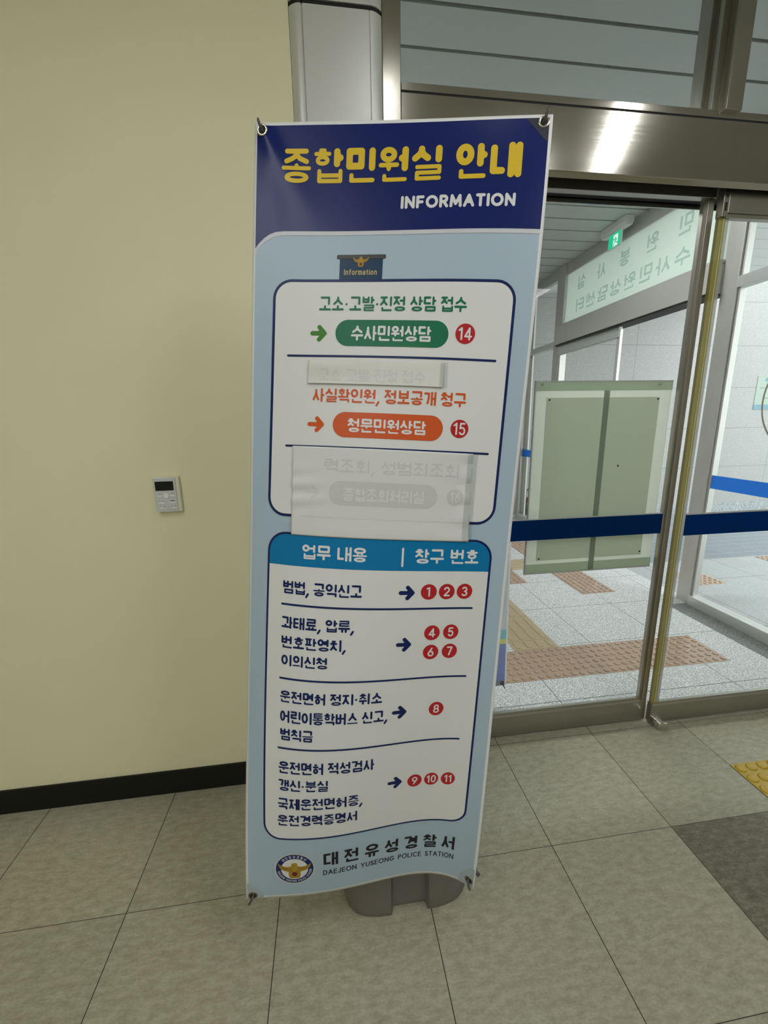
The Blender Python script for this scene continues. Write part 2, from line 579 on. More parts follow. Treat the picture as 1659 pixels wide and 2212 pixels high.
m.box(1.468, 1.482, 1.4992, 1.5006, 0.105, 2.118, 2)
m.build('seal_strip', [M['seal_line'], M['yellow_seal'], M['brush']], d2o)
st = bbox(1.482, 3.1, 1.4995, 1.5003, 0.920, 1.010).build('blue_stripe', M['blue_film'], d2o)
st['label'] = 'blue stripe'
bbox(1.484, 3.1, 1.4995, 1.5003, 1.0102, 1.017).build('grey_line', M['white_line'], d2o)

# vestibule and forecourt
struct(bbox(-0.6, XS + 0.06, 1.62, YG, -0.10, 0.0).build('floor_vestibule', M['granite_floor']), 'speckled grey granite floor behind the glass door', 'floor')
struct(MB().prism([(XS + 0.06, 1.63), (3.31, 1.63), (3.31, -6), (14, -6), (14, 3.48), (XS + 0.06, 3.48)], -0.12, 0.0).build('ground', M['granite_out']), 'pale granite paving outside the side door', 'ground')
struct(MB().prism([(3.48, -0.001), (YG + 0.1, -0.112), (YG + 0.1, -0.2), (3.48, -0.2)], XS + 0.06, 14, axis='x').build('ground', M['slate']), 'dark slate strip paving in front of the granite wall', 'ground')
struct(bbox(-0.8, 9.5, YG, YG + 0.25, -0.25, 5.0).build('wall_back', M['granite_wall']), 'pale granite clad wall beyond the glass door', 'wall')
struct(bbox(XS + 0.08, 9.5, YG - 0.012, YG - 0.0005, -0.115, 0.052).build('baseboard_back', M['granite_base']), 'grey stone skirting along the granite wall', 'baseboard')
struct(bbox(-0.8, -0.6, 1.62, YG, 0, VC).build('wall_vestibule', M['granite_wall']), 'inner granite wall of the vestibule', 'wall')
m, cnp = MB(), MB()
y = 2.250 - 4 * 0.2105
while y < YG:
    y0, y1 = max(y + 0.010, 1.635), min(y + 0.2105 - 0.008, YG)
    if y1 > y0:
        m.box(-0.6, XS + 0.02, y0, y1, VC, VC + 0.02)
        cnp.box(XS + 0.02, 5.4, y0, y1, VC, VC + 0.02)
    y += 0.2105
m.box(-0.6, XS + 0.02, 1.63, YG, VC + 0.05, VC + 0.08, 1)
cnp.box(XS + 0.02, 5.4, 1.63, YG, VC + 0.05, VC + 0.08, 1)
struct(cnp.build('ceiling_canopy', [mat('bounce_lit_slat', (0.86, 0.86, 0.84), 0.5), M['hook']]), 'slatted canopy ceiling outside the glass side wall, whitened as lit from the ground', 'ceiling')  # same slats as inside, with ground bounce put into the whiter colour
struct(m.build('ceiling_vestibule', [M['slat'], mat('slat_gap', (0.10, 0.12, 0.125), 0.8)]), 'grey slatted metal ceiling over the vestibule', 'ceiling')
struct(bbox(0.266, 3.3, 1.562, 1.632, CEIL, VC + 0.2).build('wall_upper', M['white_paint']), 'wall strip above the transom', 'wall')

struct(bbox(2.535, 2.695, 1.62, 2.62, 0.0, 0.0012).build('trim_6', granite_mat('dark_speckle', (0.30, 0.30, 0.29), (0.05, 0.05, 0.05), None, 165, 1.3)), 'dark speckled strip on the floor along the glass side wall', 'floor strip')  # thin dark speckled strip laid over the floor beside the side glass
# glass side wall of the vestibule (runs away from the camera at x = XS)
def sidebox(name, y0, y1, z0, z1, parent, mt, x0=XS - 0.02, x1=XS + 0.05, bev=0.002):
    return bbox(x0, x1, y0, y1, z0, z1).build(name, mt, parent, bevel=bev)


fr = bpy.data.objects.new('trim_5', None)
COL.objects.link(fr)
struct(fr, 'steel framework of the glass side wall of the vestibule', 'window frame')
m = MB().box(XS - 0.02, XS + 0.035, 2.600, 2.660, 0.0, VC).box(XS + 0.0, XS + 0.055, 2.660, 2.735, 0.0, VC).box(XS - 0.005, XS + 0.04, 2.585, 2.600, 0.07, VC)
m.build('post', M['steel_y'], fr, bevel=0.002)
bbox(XS - 0.02, XS + 0.055, 4.690, 4.850, 0.0, VC).build('post', M['steel_y'], fr, bevel=0.002)
bbox(XS - 0.02, XS + 0.05, 5.54, 5.62, 0.0, VC).build('post', M['steel_y'], fr, bevel=0.002)
m = MB().box(XS + 0.03, XS + 0.052, 5.45, 5.54, 0.0, VC)
pst = m.build('post', mat('pale_post', (0.74, 0.72, 0.64), 0.4), fr, bevel=0.002)
pst['label'] = 'pale beige post'
for a, b in ((1.63, 2.60), (4.85, 5.54)):
    sidebox('cross_bar', a, b, 2.235, 2.303, fr, M['bright_steel'])
    sidebox('bottom_rail', a, b, 0.0, 0.072, fr, M['bright_steel'], XS - 0.03, XS + 0.05)
m = MB().box(XS - 0.005, XS + 0.045, 1.63, YG, 2.972, VC)
m.build('head_rail', M['steel_y'], fr, bevel=0.002)
m = MB().box(XS - 0.10, XS + 0.055, 2.735, 4.69, 2.236, 2.425).box(XS - 0.06, XS + 0.055, 2.735, 4.69, 2.428, 2.450)
m.build('door_header', M['steel_y'], fr, bevel=0.002)
bbox(XS - 0.09, XS + 0.05, 2.735, 4.69, 2.222, 2.236).build('header_gap', M['black'], fr)

for i, (a, b, z0, z1, lb) in enumerate(((1.63, 2.60, 0.072, 2.235, 'side glass pane with a blue stripe at the right edge of the view'),
                                         (1.63, 2.60, 2.303, 2.972, 'upper side glass pane above the cross bar, near the right door'),
                                         (4.85, 5.54, 0.072, 2.235, 'far narrow side glass pane with a blue stripe coloured as daylit'),
                                         (4.85, 5.54, 2.303, 2.972, 'far upper side glass pane next to the granite wall'))):
    wi = bpy.data.objects.new('window_%d' % (i + 3), None)
    COL.objects.link(wi)
    struct(wi, lb, 'window')
    bbox(XS + 0.008, XS + 0.016, a, b, z0, z1).build('glass', M['glass_side'], wi)
    if z0 < 1:
        q = bbox(XS + 0.0055, XS + 0.0065, a, b, 0.905, 1.000).build('blue_stripe', M['blue_film_lit'], wi)
        q['label'] = 'blue stripe coloured as daylit'

# half open side door in the glass wall
d3 = bpy.data.objects.new('door_3', None)
COL.objects.link(d3)
struct(d3, 'steel framed glass side door under the frosted sign', 'door')
m = MB().box(XS - 0.055, XS - 0.02, 3.665, 4.685, 2.132, 2.222).box(XS - 0.05, XS - 0.025, 3.665, 4.685, 2.122, 2.132)
m.build('top_rail', M['bright_steel'], d3, bevel=0.001)
bbox(XS - 0.055, XS - 0.02, 3.665, 4.685, 0.008, 0.10).build('bottom_rail', M['bright_steel'], d3, bevel=0.001)
bbox(XS - 0.05, XS - 0.025, 3.650, 3.690, 0.10, 2.20).build('stile', M['bright_steel'], d3, bevel=0.001)
bbox(XS - 0.042, XS - 0.034, 3.69, 4.685, 0.10, 2.125).build('glass', M['glass_side'], d3)
q = bbox(XS - 0.0445, XS - 0.0435, 3.69, 4.685, 0.905, 1.0).build('blue_stripe', M['blue_film_lit'], d3)


# ================================================================== LETTERING ENGINE
def ell(cx, cy, rx, ry, a0=90, a1=-270, n=20):
    return [(cx + rx * cos(radians(a0 + (a1 - a0) * i / n)), cy + ry * sin(radians(a0 + (a1 - a0) * i / n))) for i in range(n + 1)]


CJ = {
    'ㄱ': [[(0, 1), (1, 1), (1, .72), (.9, .3), (.74, 0)]], 'ㄱh': [[(0, 1), (1, 1), (1, 0)]],
    'ㄴ': [[(0, 1), (0, 0), (1, 0)]], 'ㄷ': [[(1, 1), (0, 1), (0, 0), (1, 0)]],
    'ㄹ': [[(0, 1), (1, 1), (1, .5), (0, .5), (0, 0), (1, 0)]],
    'ㅁ': [[(0, 1), (1, 1), (1, 0), (0, 0), (0, 1)]], 'ㅂ': [[(0, 1), (0, 0), (1, 0), (1, 1)], [(0, .56), (1, .56)]],
    'ㅅ': [[(.5, 1), (.5, .78), (.36, .42), (0, 0)], [(.5, .72), (.66, .36), (1, 0)]],
    'ㅇ': [ell(.5, .5, .5, .5)],
    'ㅈ': [[(.02, 1), (.98, 1)], [(.55, 1), (.48, .62), (.30, .30), (0, 0)], [(.5, .6), (.68, .28), (1, 0)]],
    'ㅊ': [[(.3, 1), (.7, 1)], [(.02, .72), (.98, .72)], [(.52, .72), (.45, .42), (.28, .18), (0, 0)], [(.5, .42), (.7, .16), (1, 0)]],
    'ㅋ': [[(0, 1), (1, 1), (1, .6), (.74, 0)], [(0, .55), (1, .55)]],
    'ㅌ': [[(1, 1), (0, 1), (0, 0), (1, 0)], [(0, .5), (1, .5)]],
    'ㅍ': [[(0, 1), (1, 1)], [(0, 0), (1, 0)], [(.24, 1), (.24, 0)], [(.76, 1), (.76, 0)]],
    'ㅎ': [[(.36, 1), (.64, 1)], [(0, .74), (1, .74)], ell(.5, .24, .38, .25)],
}
VV = {
    'ㅏ': [[(.25, 1), (.25, 0)], [(.25, .5), (1, .5)]], 'ㅐ': [[(0, 1), (0, 0)], [(0, .5), (1, .5)], [(1, 1), (1, 0)]],
    'ㅑ': [[(.25, 1), (.25, 0)], [(.25, .65), (1, .65)], [(.25, .35), (1, .35)]],
    'ㅓ': [[(.85, 1), (.85, 0)], [(0, .55), (.85, .55)]], 'ㅔ': [[(.48, 1), (.48, 0)], [(0, .5), (.48, .5)], [(1, 1), (1, 0)]],
    'ㅕ': [[(.85, 1), (.85, 0)], [(0, .70), (.85, .70)], [(0, .34), (.85, .34)]], 'ㅣ': [[(.6, 1), (.6, 0)]],
    'ㅗ': [[(0, 0), (1, 0)], [(.5, 0), (.5, 1)]], 'ㅛ': [[(0, 0), (1, 0)], [(.32, 0), (.32, 1)], [(.68, 0), (.68, 1)]],
    'ㅜ': [[(0, 1), (1, 1)], [(.5, 1), (.5, 0)]], 'ㅠ': [[(0, 1), (1, 1)], [(.32, 1), (.32, 0)], [(.68, 1), (.68, 0)]],
    'ㅡ': [[(0, .5), (1, .5)]],
}
LI = 'ㄱㄲㄴㄷㄸㄹㅁㅂㅃㅅㅆㅇㅈㅉㅊㅋㅌㅍㅎ'
VI = 'ㅏㅐㅑㅒㅓㅔㅕㅖㅗㅘㅙㅚㅛㅜㅝㅞㅟㅠㅡㅢㅣ'
TI = [''] + list('ㄱㄲㄳㄴㄵㄶㄷㄹㄺㄻㄼㄽㄾㄿㅀㅁㅂㅄㅅㅆㅇㅈㅊㅋㅌㅍㅎ')
COMP = {'ㅘ': ('ㅗ', 'ㅏ'), 'ㅙ': ('ㅗ', 'ㅐ'), 'ㅚ': ('ㅗ', 'ㅣ'), 'ㅝ': ('ㅜ', 'ㅓ'), 'ㅞ': ('ㅜ', 'ㅔ'), 'ㅟ': ('ㅜ', 'ㅣ'), 'ㅢ': ('ㅡ', 'ㅣ')}
HOR = 'ㅗㅛㅜㅠㅡ'


def syllable(ch):
    """-> list of (polylines, box, rows of strokes) ; box = x0,x1,y0,y1 in the unit cell, y up"""
    c = ord(ch) - 0xAC00
    L, V, T = LI[c // 588], VI[(c % 588) // 28], TI[c % 28]
    out = []
    fin = bool(T)
    fh = FH.get(T, .33)
    k = 'ㄱh' if (L == 'ㄱ' and (V in HOR or V in COMP)) else L
    cj = lambda box: out.append((CJ[k], box, LEV[k]))
    vw = lambda v, box: out.append((VV[v], box, 1.4))
    fb = (.10, .92, 0, fh)
    tall = L in 'ㅎㅊㄹㅌ'
    if V in HOR:
        if not fin:
            if V in 'ㅗㅛ':
                cj((.10, .90, .36 if tall else .42, 1))
                vw(V, (0, 1, .04, .34 if tall else .40))
            elif V == 'ㅡ':
                cj((.10, .90, .32, 1))
                vw(V, (0, 1, .02, .2))
            else:
                cj((.08, .92, .50, 1))
                vw(V, (0, 1, 0, .42))
        else:
            m0 = fh + .045
            if V in 'ㅗㅛ':
                m1 = m0 + .20
                cj((.08, .92, m1 - .02, 1))
                vw(V, (0, 1, m0, m1))
            elif V == 'ㅡ':
                m1 = m0 + .14
                cj((.08, .92, m1 + .05, 1))
                vw(V, (0, 1, m0, m1))
            else:
                m1 = m0 + .22
                cj((.08, .92, m1 + .055, 1))
                vw(V, (0, 1, m0 - .03, m1))
    elif V in COMP:
        h, v = COMP[V]
        if not fin:
            if h == 'ㅗ':
                cj((.04, .64, .40, .98))
                vw(h, (0, .72, .06, .38))
            elif h == 'ㅡ':
                cj((.04, .64, .36, .98))
                vw(h, (0, .72, .04, .24))
            else:
                cj((.04, .64, .48, .98))
                vw(h, (0, .72, .02, .42))
            vw(v, (.70, 1, 0, 1))
        else:
            m0 = fh + .03
            cj((.04, .60, m0 + .25, 1))
            vw(h, (0, .68, m0, m0 + .24))
            vw(v, (.66, 1, m0 - .02, 1))
            fb = (.14, .96, 0, fh - .05)
    else:
        cx = .48 if V == 'ㅐ' else .58
        vx = (.56, 1) if V == 'ㅐ' else (.64, 1)
        if V in 'ㅓㅕ':
            cx, vx = .54, (.50, 1)
        if V == 'ㅔ':
            cx, vx = .46, (.44, 1)
        if V == 'ㅣ':
            cx, vx = .62, (.74, 1)
        if not fin:
            cj((0, cx, .10, .94))
            vw(V, (*vx, 0, 1))
        else:
            cj((0, cx, fh + .10, 1))
            vw(V, (*vx, fh + .05, 1))
            fb = (.12, .98, 0, fh)
    if fin:
        kk = 'ㄱh' if T == 'ㄱ' else T
        out.append((CJ[kk], fb, LEV[kk]))
    return out


LT = {
    'A': (.82, [[(0, 0), (.41, 1), (.82, 0)], [(.16, .36), (.66, .36)]]), 'C': (.82, [ell(.46, .5, .44, .5, 50, 310)]),
    'D': (.76, [[(0, 0), (0, 1), (.3, 1)] + ell(.3, .5, .44, .5, 80, -80, 10) + [(.3, 0), (0, 0)]]),
    'E': (.56, [[(.54, 1), (0, 1), (0, 0), (.54, 0)], [(0, .52), (.48, .52)]]), 'F': (.56, [[(.54, 1), (0, 1), (0, 0)], [(0, .5), (.46, .5)]]),
    'G': (.86, [ell(.47, .5, .45, .5, 48, 350, 18) + [(.5, .43)]]), 'I': (.0, [[(0, 0), (0, 1)]]),
    'J': (.44, [[(.42, 1), (.42, .22)] + ell(.22, .2, .2, .2, 0, -170, 8)]), 'L': (.5, [[(0, 1), (0, 0), (.5, 0)]]),
    'M': (.94, [[(0, 0), (.08, 1), (.47, .2), (.86, 1), (.94, 0)]]), 'N': (.74, [[(0, 0), (0, 1), (.74, 0), (.74, 1)]]),
    'O': (.96, [ell(.48, .5, .48, .5)]), 'P': (.56, [[(0, 0), (0, 1), (.28, 1)] + ell(.3, .74, .26, .26, 85, -85, 8) + [(0, .48)]]),
    'R': (.62, [[(0, 0), (0, 1), (.3, 1)] + ell(.32, .73, .27, .27, 85, -85, 8) + [(0, .46)], [(.3, .46), (.62, 0)]]),
    'S': (.54, [ell(.27, .745, .25, .255, 30, 250, 8) + ell(.27, .245, .27, .255, 80, -160, 10)]),
    'T': (.66, [[(0, 1), (.66, 1)], [(.33, 1), (.33, 0)]]), 'U': (.68, [[(0, 1), (0, .34)] + ell(.34, .34, .34, .34, 180, 360, 10) + [(.68, 1)]]),
    'Y': (.74, [[(0, 1), (.37, .5), (.74, 1)], [(.37, .5), (.37, 0)]]),
    'n': (.46, [[(0, 0), (0, .7)], [(0, .45)] + ell(.23, .45, .23, .25, 170, 0, 8) + [(.46, 0)]]),
    'f': (.34, [ell(.32, .8, .18, .2, 85, 180, 5) + [(.14, 0)], [(0, .68), (.32, .68)]]),
    'o': (.52, [ell(.26, .35, .26, .35)]), 'r': (.28, [[(0, 0), (0, .7)], [(0, .45)] + ell(.22, .45, .22, .23, 170, 70, 6)]),
    'm': (.76, [[(0, 0), (0, .7)], [(0, .48)] + ell(.19, .48, .19, .22, 170, 0, 8) + [(.38, 0)], [(.38, .48)] + ell(.57, .48, .19, .22, 170, 0, 8) + [(.76, 0)]]),
    'a': (.46, [ell(.24, .5, .21, .2, 160, 0, 8) + [(.45, 0)], ell(.22, .2, .22, .2)]), 't': (.3, [[(.14, .92), (.14, .12), (.3, .02)], [(0, .68), (.3, .68)]]),
    'i': (.0, [[(0, 0), (0, .68)], [(0, .93), (0, .95)]]),
    '0': (.62, [ell(.31, .5, .31, .5)]), '1': (.28, [[(0, .8), (.26, 1), (.26, 0)]]),
    '2': (.56, [ell(.28, .72, .27, .28, 165, -30, 9) + [(0, 0), (.58, 0)]]),
    '3': (.56, [ell(.27, .745, .25, .255, 150, -80, 9) + ell(.27, .25, .28, .26, 85, -150, 10)]),
    '4': (.66, [[(.46, 0), (.46, 1), (0, .26), (.66, .26)]]), '5': (.56, [[(.5, 1), (.08, 1), (.04, .55)] + ell(.26, .31, .28, .31, 110, -150, 10)]),
    '6': (.58, [[(.42, 1), (.06, .45)], ell(.29, .29, .28, .29)]), '7': (.54, [[(0, 1), (.54, 1), (.2, 0)]]),
    '8': (.58, [ell(.29, .75, .24, .25), ell(.29, .25, .29, .25)]), '9': (.58, [ell(.29, .71, .28, .29), [(.53, .56), (.18, 0)]]),
}


LEV = {'ㄱ': 1.6, 'ㄱh': 1.6, 'ㄴ': 1.6, 'ㄷ': 2, 'ㄹ': 3, 'ㅁ': 2, 'ㅂ': 2.5, 'ㅅ': 1.8, 'ㅇ': 2, 'ㅈ': 2.3, 'ㅊ': 3, 'ㅋ': 2.2, 'ㅌ': 3, 'ㅍ': 3.1, 'ㅎ': 3.6}
FH = {'ㄹ': .45, 'ㅂ': .41, 'ㅁ': .37, 'ㄱ': .32, 'ㄴ': .28}


def fitbox(polys, x0, x1, y0, y1):
    return [[(x0 + (x1 - x0) * a, y0 + (y1 - y0) * b) for a, b in pl] for pl in polys]


def text_strokes(text, s0, s1, t0, t1, wd, gap=0.07, space=0.28, latgap=0.13):
    """strokes of a line of writing, each (points, width); s to the right, t downwards, millimetres"""
    H = t1 - t0
    han = any('\uac00' <= c <= '\ud7a3' for c in text)
    out = []
    if han:
        adv = [1.0 if '\uac00' <= c <= '\ud7a3' else {' ': space, ',': .32, '·': .36}[c] for c in text]
        tot = sum(adv) - gap
        cw = (s1 - s0) / tot
        x = s0
        for c, a in zip(text, adv):
            if '\uac00' <= c <= '\ud7a3':
                w_ = cw * (1 - gap)
                for polys, (a0, a1, b0, b1), lev in syllable(c):
                    ww = min(wd, max(wd * 0.6, (b1 - b0) * H / (lev * 1.32)))
                    x0, x1, y0, y1 = x + a0 * w_ + ww / 2, x + a1 * w_ - ww / 2, b0 * H + ww / 2, b1 * H - ww / 2
                    if x1 < x0:
                        x0 = x1 = (x0 + x1) / 2
                    if y1 < y0:
                        y0 = y1 = (y0 + y1) / 2
                    out += [(pl, ww) for pl in fitbox(polys, x0, x1, y0, y1)]
            elif c == ',':
                out.append(([(x + .16 * cw, .10 * H), (x + .02 * cw, -.14 * H)], wd))
            elif c == '·':
                out.append(([(x + .13 * cw, .46 * H), (x + .14 * cw, .48 * H)], wd))
            x += a * cw
    else:
        Hs = H - wd
        gp = wd + latgap * H
        ws = sum(LT[c][0] for c in text if c != ' ')
        cw = (s1 - s0 - wd - gp * (len(text) - 1) - 0.25 * H * text.count(' ')) / ws
        adv = [(LT[c][0] * cw + gp) if c != ' ' else 0.25 * H + gp for c in text]
        x = s0 + wd / 2
        for c, a in zip(text, adv):
            if c != ' ':
                for pl in LT[c][1]:
                    out.append(([(x + p * cw, wd / 2 + q * Hs) for p, q in pl], wd))
            x += a
    return [([(p, t1 - q) for p, q in pl], ww) for pl, ww in out]


def stroke_geo(polys, wd, rnd=True, cell=None):
    """flat outline mesh of a set of strokes, merged into one clean layer"""
    items = [(pl if isinstance(pl, tuple) else (pl, wd)) for pl in polys]
    c = cell or min(1.6, max(0.16, wd / 5.5))
    allp = np.array([p for pl, _ in items for p in pl])
    mg = wd / 2 + 2 * c
    x0, y0 = allp.min(0) - mg
    x1, y1 = allp.max(0) + mg
    nx, ny = int((x1 - x0) / c) + 2, int((y1 - y0) / c) + 2
    D = np.full((nx, ny), 9.0)
    for pl, pw in items:
        r = pw / 2
        for a, b in zip(pl, pl[1:]):
            L = math.hypot(b[0] - a[0], b[1] - a[1])
            if L < 1e-6:
                continue
            i0, i1 = max(0, int((min(a[0], b[0]) - r * 1.5 - x0) / c) - 2), min(nx, int((max(a[0], b[0]) + r * 1.5 - x0) / c) + 4)
            j0, j1 = max(0, int((min(a[1], b[1]) - r * 1.5 - y0) / c) - 2), min(ny, int((max(a[1], b[1]) + r * 1.5 - y0) / c) + 4)
            X = (x0 + c * np.arange(i0, i1))[:, None] - a[0]
            Y = (y0 + c * np.arange(j0, j1))[None, :] - a[1]
            dx, dy = (b[0] - a[0]) / L, (b[1] - a[1]) / L
            al, pe = X * dx + Y * dy, Y * dx - X * dy
            if rnd:
                d = np.hypot(al - np.clip(al, 0, L), pe) - r
            else:
                d = np.maximum(np.abs(al - L / 2) - L / 2 - r * 0.98, np.abs(pe) - r)
            D[i0:i1, j0:j1] = np.minimum(D[i0:i1, j0:j1], d)
    D[np.abs(D) < 1e-6] = -1e-6
    ins = D < 0
    vid, vs, fs = {}, [], []

    def corner(i, j):
        k = (i, j)
        if k not in vid:
            vid[k] = len(vs)
            vs.append((x0 + c * i, y0 + c * j))
        return vid[k]

    def cross(i, j, p, q):
        k = (min((i, j), (p, q)), max((i, j), (p, q)))
        if k not in vid:
            t = D[i, j] / (D[i, j] - D[p, q])
            vid[k] = len(vs)
            vs.append((x0 + c * (i + (p - i) * t), y0 + c * (j + (q - j) * t)))
        return vid[k]

    any_ = ins[:-1, :-1] | ins[1:, :-1] | ins[1:, 1:] | ins[:-1, 1:]
    for i, j in zip(*np.nonzero(any_)):
        i, j = int(i), int(j)
        cs = [(i, j), (i + 1, j), (i + 1, j + 1), (i, j + 1)]
        f = []
        for k in range(4):
            p, q = cs[k], cs[(k + 1) % 4]
            if ins[p]:
                f.append(corner(*p))
            if ins[p] != ins[q]:
                f.append(cross(*p, *q))
        if len(f) >= 3:
            fs.append(tuple(f))
    return vs, fs


def rrect(s0, s1, t0, t1, r, n=10):
    out = []
    for cx, cy, a in ((s1 - r, t1 - r, 0), (s0 + r, t1 - r, 90), (s0 + r, t0 + r, 180), (s1 - r, t0 + r, 270)):
        for i in range(n + 1):
            g = radians(a + 90 * i / n)
            out.append((cx + r * cos(g), cy + r * sin(g)))
    return out


def disc(cx, cy, rx, ry=None, n=40):
    ry = ry or rx
    return [(cx + rx * cos(2 * pi * i / n), cy + ry * sin(2 * pi * i / n)) for i in range(n)]


def gridded(poly, step=18.0):
    """a filled polygon cut on a grid so that it can follow a curved sheet"""
    bm = bmesh.new()
    vs = [bm.verts.new((p[0], p[1], 0)) for p in poly]
    bm.faces.new(vs)
    xs = [p[0] for p in poly]
    ys = [p[1] for p in poly]
    for ax, lo, hi in ((0, min(xs), max(xs)), (1, min(ys), max(ys))):
        c = math.ceil(lo / step) * step
        while c < hi:
            no = (1, 0, 0) if ax == 0 else (0, 1, 0)
            co = (c, 0, 0) if ax == 0 else (0, c, 0)
            bmesh.ops.bisect_plane(bm, geom=bm.verts[:] + bm.edges[:] + bm.faces[:], dist=1e-5, plane_co=co, plane_no=no)
            c += step
    bmesh.ops.triangulate(bm, faces=[f for f in bm.faces if len(f.verts) > 4])
    bm.verts.index_update()
    v = [tuple(x.co[:2]) for x in bm.verts]
    f = [tuple(q.index for q in x.verts) for x in bm.faces]
    bm.free()
    return v, f


# ================================================================== BANNER STAND
CN = [np.array(c) for c in ((-.1206, 1.036, 2.0296), (.4656, .8953, 1.9976), (-.256, .8416, .2459), (.3274, .8049, .2057))]
DC = np.array([[0.0, 0.01277, 0.01209, -0.02245, 0.036, 0.0], [0.00258, -0.02563, 0.03192, 0.1071, 0.1347, -0.00341],
               [-0.00818, -0.00232, 0.08197, 0.13116, 0.05972, 0.01931], [0.00235, 0.05927, 0.03834, 0.00383, -0.05518, -0.12612],
               [0.0, 0.04809, -0.01037, -0.01142, 0.04338, 0.0]])
BN = np.array([-0.22531049, -0.96656205, 0.12244587])


def crease_np(s, t):
    dx, dy = s - 19, t - 19
    al = dx * 0.53 + dy * 0.848
    pe = dx * 0.848 - dy * 0.53
    ap = np.maximum(al, 0)
    wd = 11 + 0.12 * ap
    a = 0.0050 * np.exp(-(pe / wd) ** 2) * np.exp(-ap / 95) * np.where(al > 0, 1.0, np.exp(np.minimum(al, 0) / 6))
    al2 = dx * 0.13 + dy * 0.99
    pe2 = dx * 0.99 - dy * 0.13
    b = 0.0021 * np.exp(-((pe2 - 4) / (16 + 0.05 * np.abs(al2))) ** 2) * np.exp(-np.abs(al2) / 130) * np.where(al2 > 0, 1.0, 0.2)
    return a + b


def surf(s, t):
    u, v = (s / 600.0)[:, None], (t / 1800.0)[:, None]
    P = (1 - u) * (1 - v) * CN[0] + u * (1 - v) * CN[1] + (1 - u) * v * CN[2] + u * v * CN[3]
    bu = np.concatenate([comb(4, i) * u ** i * (1 - u) ** (4 - i) for i in range(5)], 1)
    bv = np.concatenate([comb(5, i) * v ** i * (1 - v) ** (5 - i) for i in range(6)], 1)
    d = ((bu @ DC) * bv).sum(1) + crease_np(s, t)
    return P + d[:, None] * BN


def sheets(pts, off=0.0):
    q = np.array(pts, float)
    s, t = q[:, 0], q[:, 1]
    e = 0.5
    n = np.cross(surf(s, t + e) - surf(s, t - e), surf(s + e, t) - surf(s - e, t))
    n /= np.linalg.norm(n, axis=1)[:, None]
    n *= np.where(n[:, 1:2] > 0, -1.0, 1.0)
    off = np.asarray(off, float)
    return [tuple(p) for p in surf(s, t) + n * (off[:, None] if off.ndim else off)]


def sheet(s, t, off=0.0):
    return sheets([(s, t)], off)[0]


LAY = 0.00025
stand = thing('banner_stand', 'tall blue and white information banner on a grey weighted stand', 'banner stand', (0.18, 1.07, 0))
# the sheet itself
NSX, NSY = 100, 240
sb = MB()
vs = sheets([(600 * i / NSX, 1800 * j / NSY) for j in range(NSY + 1) for i in range(NSX + 1)])
fs = [(j * (NSX + 1) + i, (j + 1) * (NSX + 1) + i, (j + 1) * (NSX + 1) + i + 1, j * (NSX + 1) + i + 1) for j in range(NSY) for i in range(NSX)]
sb.add(vs, fs)
bsheet = sb.build('banner_sheet', M['pvc'], stand, smooth=True)
so = bsheet.modifiers.new('thickness', 'SOLIDIFY')
so.thickness = 0.0004
so.offset = -1.0


def printed(name, pieces, parent=None, mats=None, label=None):
    """pieces: list of (verts2d, faces, material key, layer)"""
    keys = []
    mb = MB()
    for v2, f2, key, lay in pieces:
        if key not in keys:
            keys.append(key)
        v3 = sheets(v2, lay * LAY)
        # make every face look towards the viewer
        out = []
        for f in f2:
            ar = sum(v2[f[i]][0] * v2[f[(i + 1) % len(f)]][1] - v2[f[(i + 1) % len(f)]][0] * v2[f[i]][1] for i in range(len(f)))
            out.append(tuple(f) if ar < 0 else tuple(f)[::-1])
        mb.add(v3, out, keys.index(key))
    o = mb.build(name, [M[k] for k in keys], parent or bsheet, smooth=True)
    if label:
        o['label'] = label
    return o


def fill(poly, key, lay, step=18.0):
    v, f = gridded(poly, step)
    return (v, f, key, lay)


def lines(polys, wd, key, lay, rnd=True):
    v, f = stroke_geo(polys, wd, rnd)
    return (v, f, key, lay)


def write(name, text, s0, s1, t0, t1, wd, key, lay=6, rnd=True, **kw):
    return printed(name, [lines(text_strokes(text, s0, s1, t0, t1, wd, **kw), wd, key, lay, rnd)])


# pale blue ground, navy header with its swept lower edge
printed('blue_ground', [fill([(6.5, 205), (593.5, 205), (593.5, 1791), (6.5, 1791)], 'sky', 1, 20)])
cur = [(6.5, 251), (10, 245), (16, 238), (25, 229), (37, 221), (50, 216), (66, 214.2), (90, 213.8)]
band = [(6.5, 205)] + [(593.5, 205), (593.5, 223), (90, 222)] + [(66, 222.5), (50, 225), (37, 230), (25, 238), (16, 247), (10, 255), (6.5, 262)]
printed('header_band', [fill(band, 'haze', 3, 15), fill([(6.5, 7)] + [(593.5, 7), (593.5, 214.5)] + cur[::-1], 'navy', 4, 6)], label='navy header band')
for tx, a, b in (('종합민원실', 60, 391.5), ('안내', 418, 547)):
    write('title_lettering', tx, a, b, 52, 119, 13.2, 'yellow', gap=0.09)['label'] = 'large yellow title lettering'
write('subtitle_lettering', 'INFORMATION', 312, 540, 148, 173, 5.8, 'white', latgap=0.10)['label'] = 'white INFORMATION lettering'


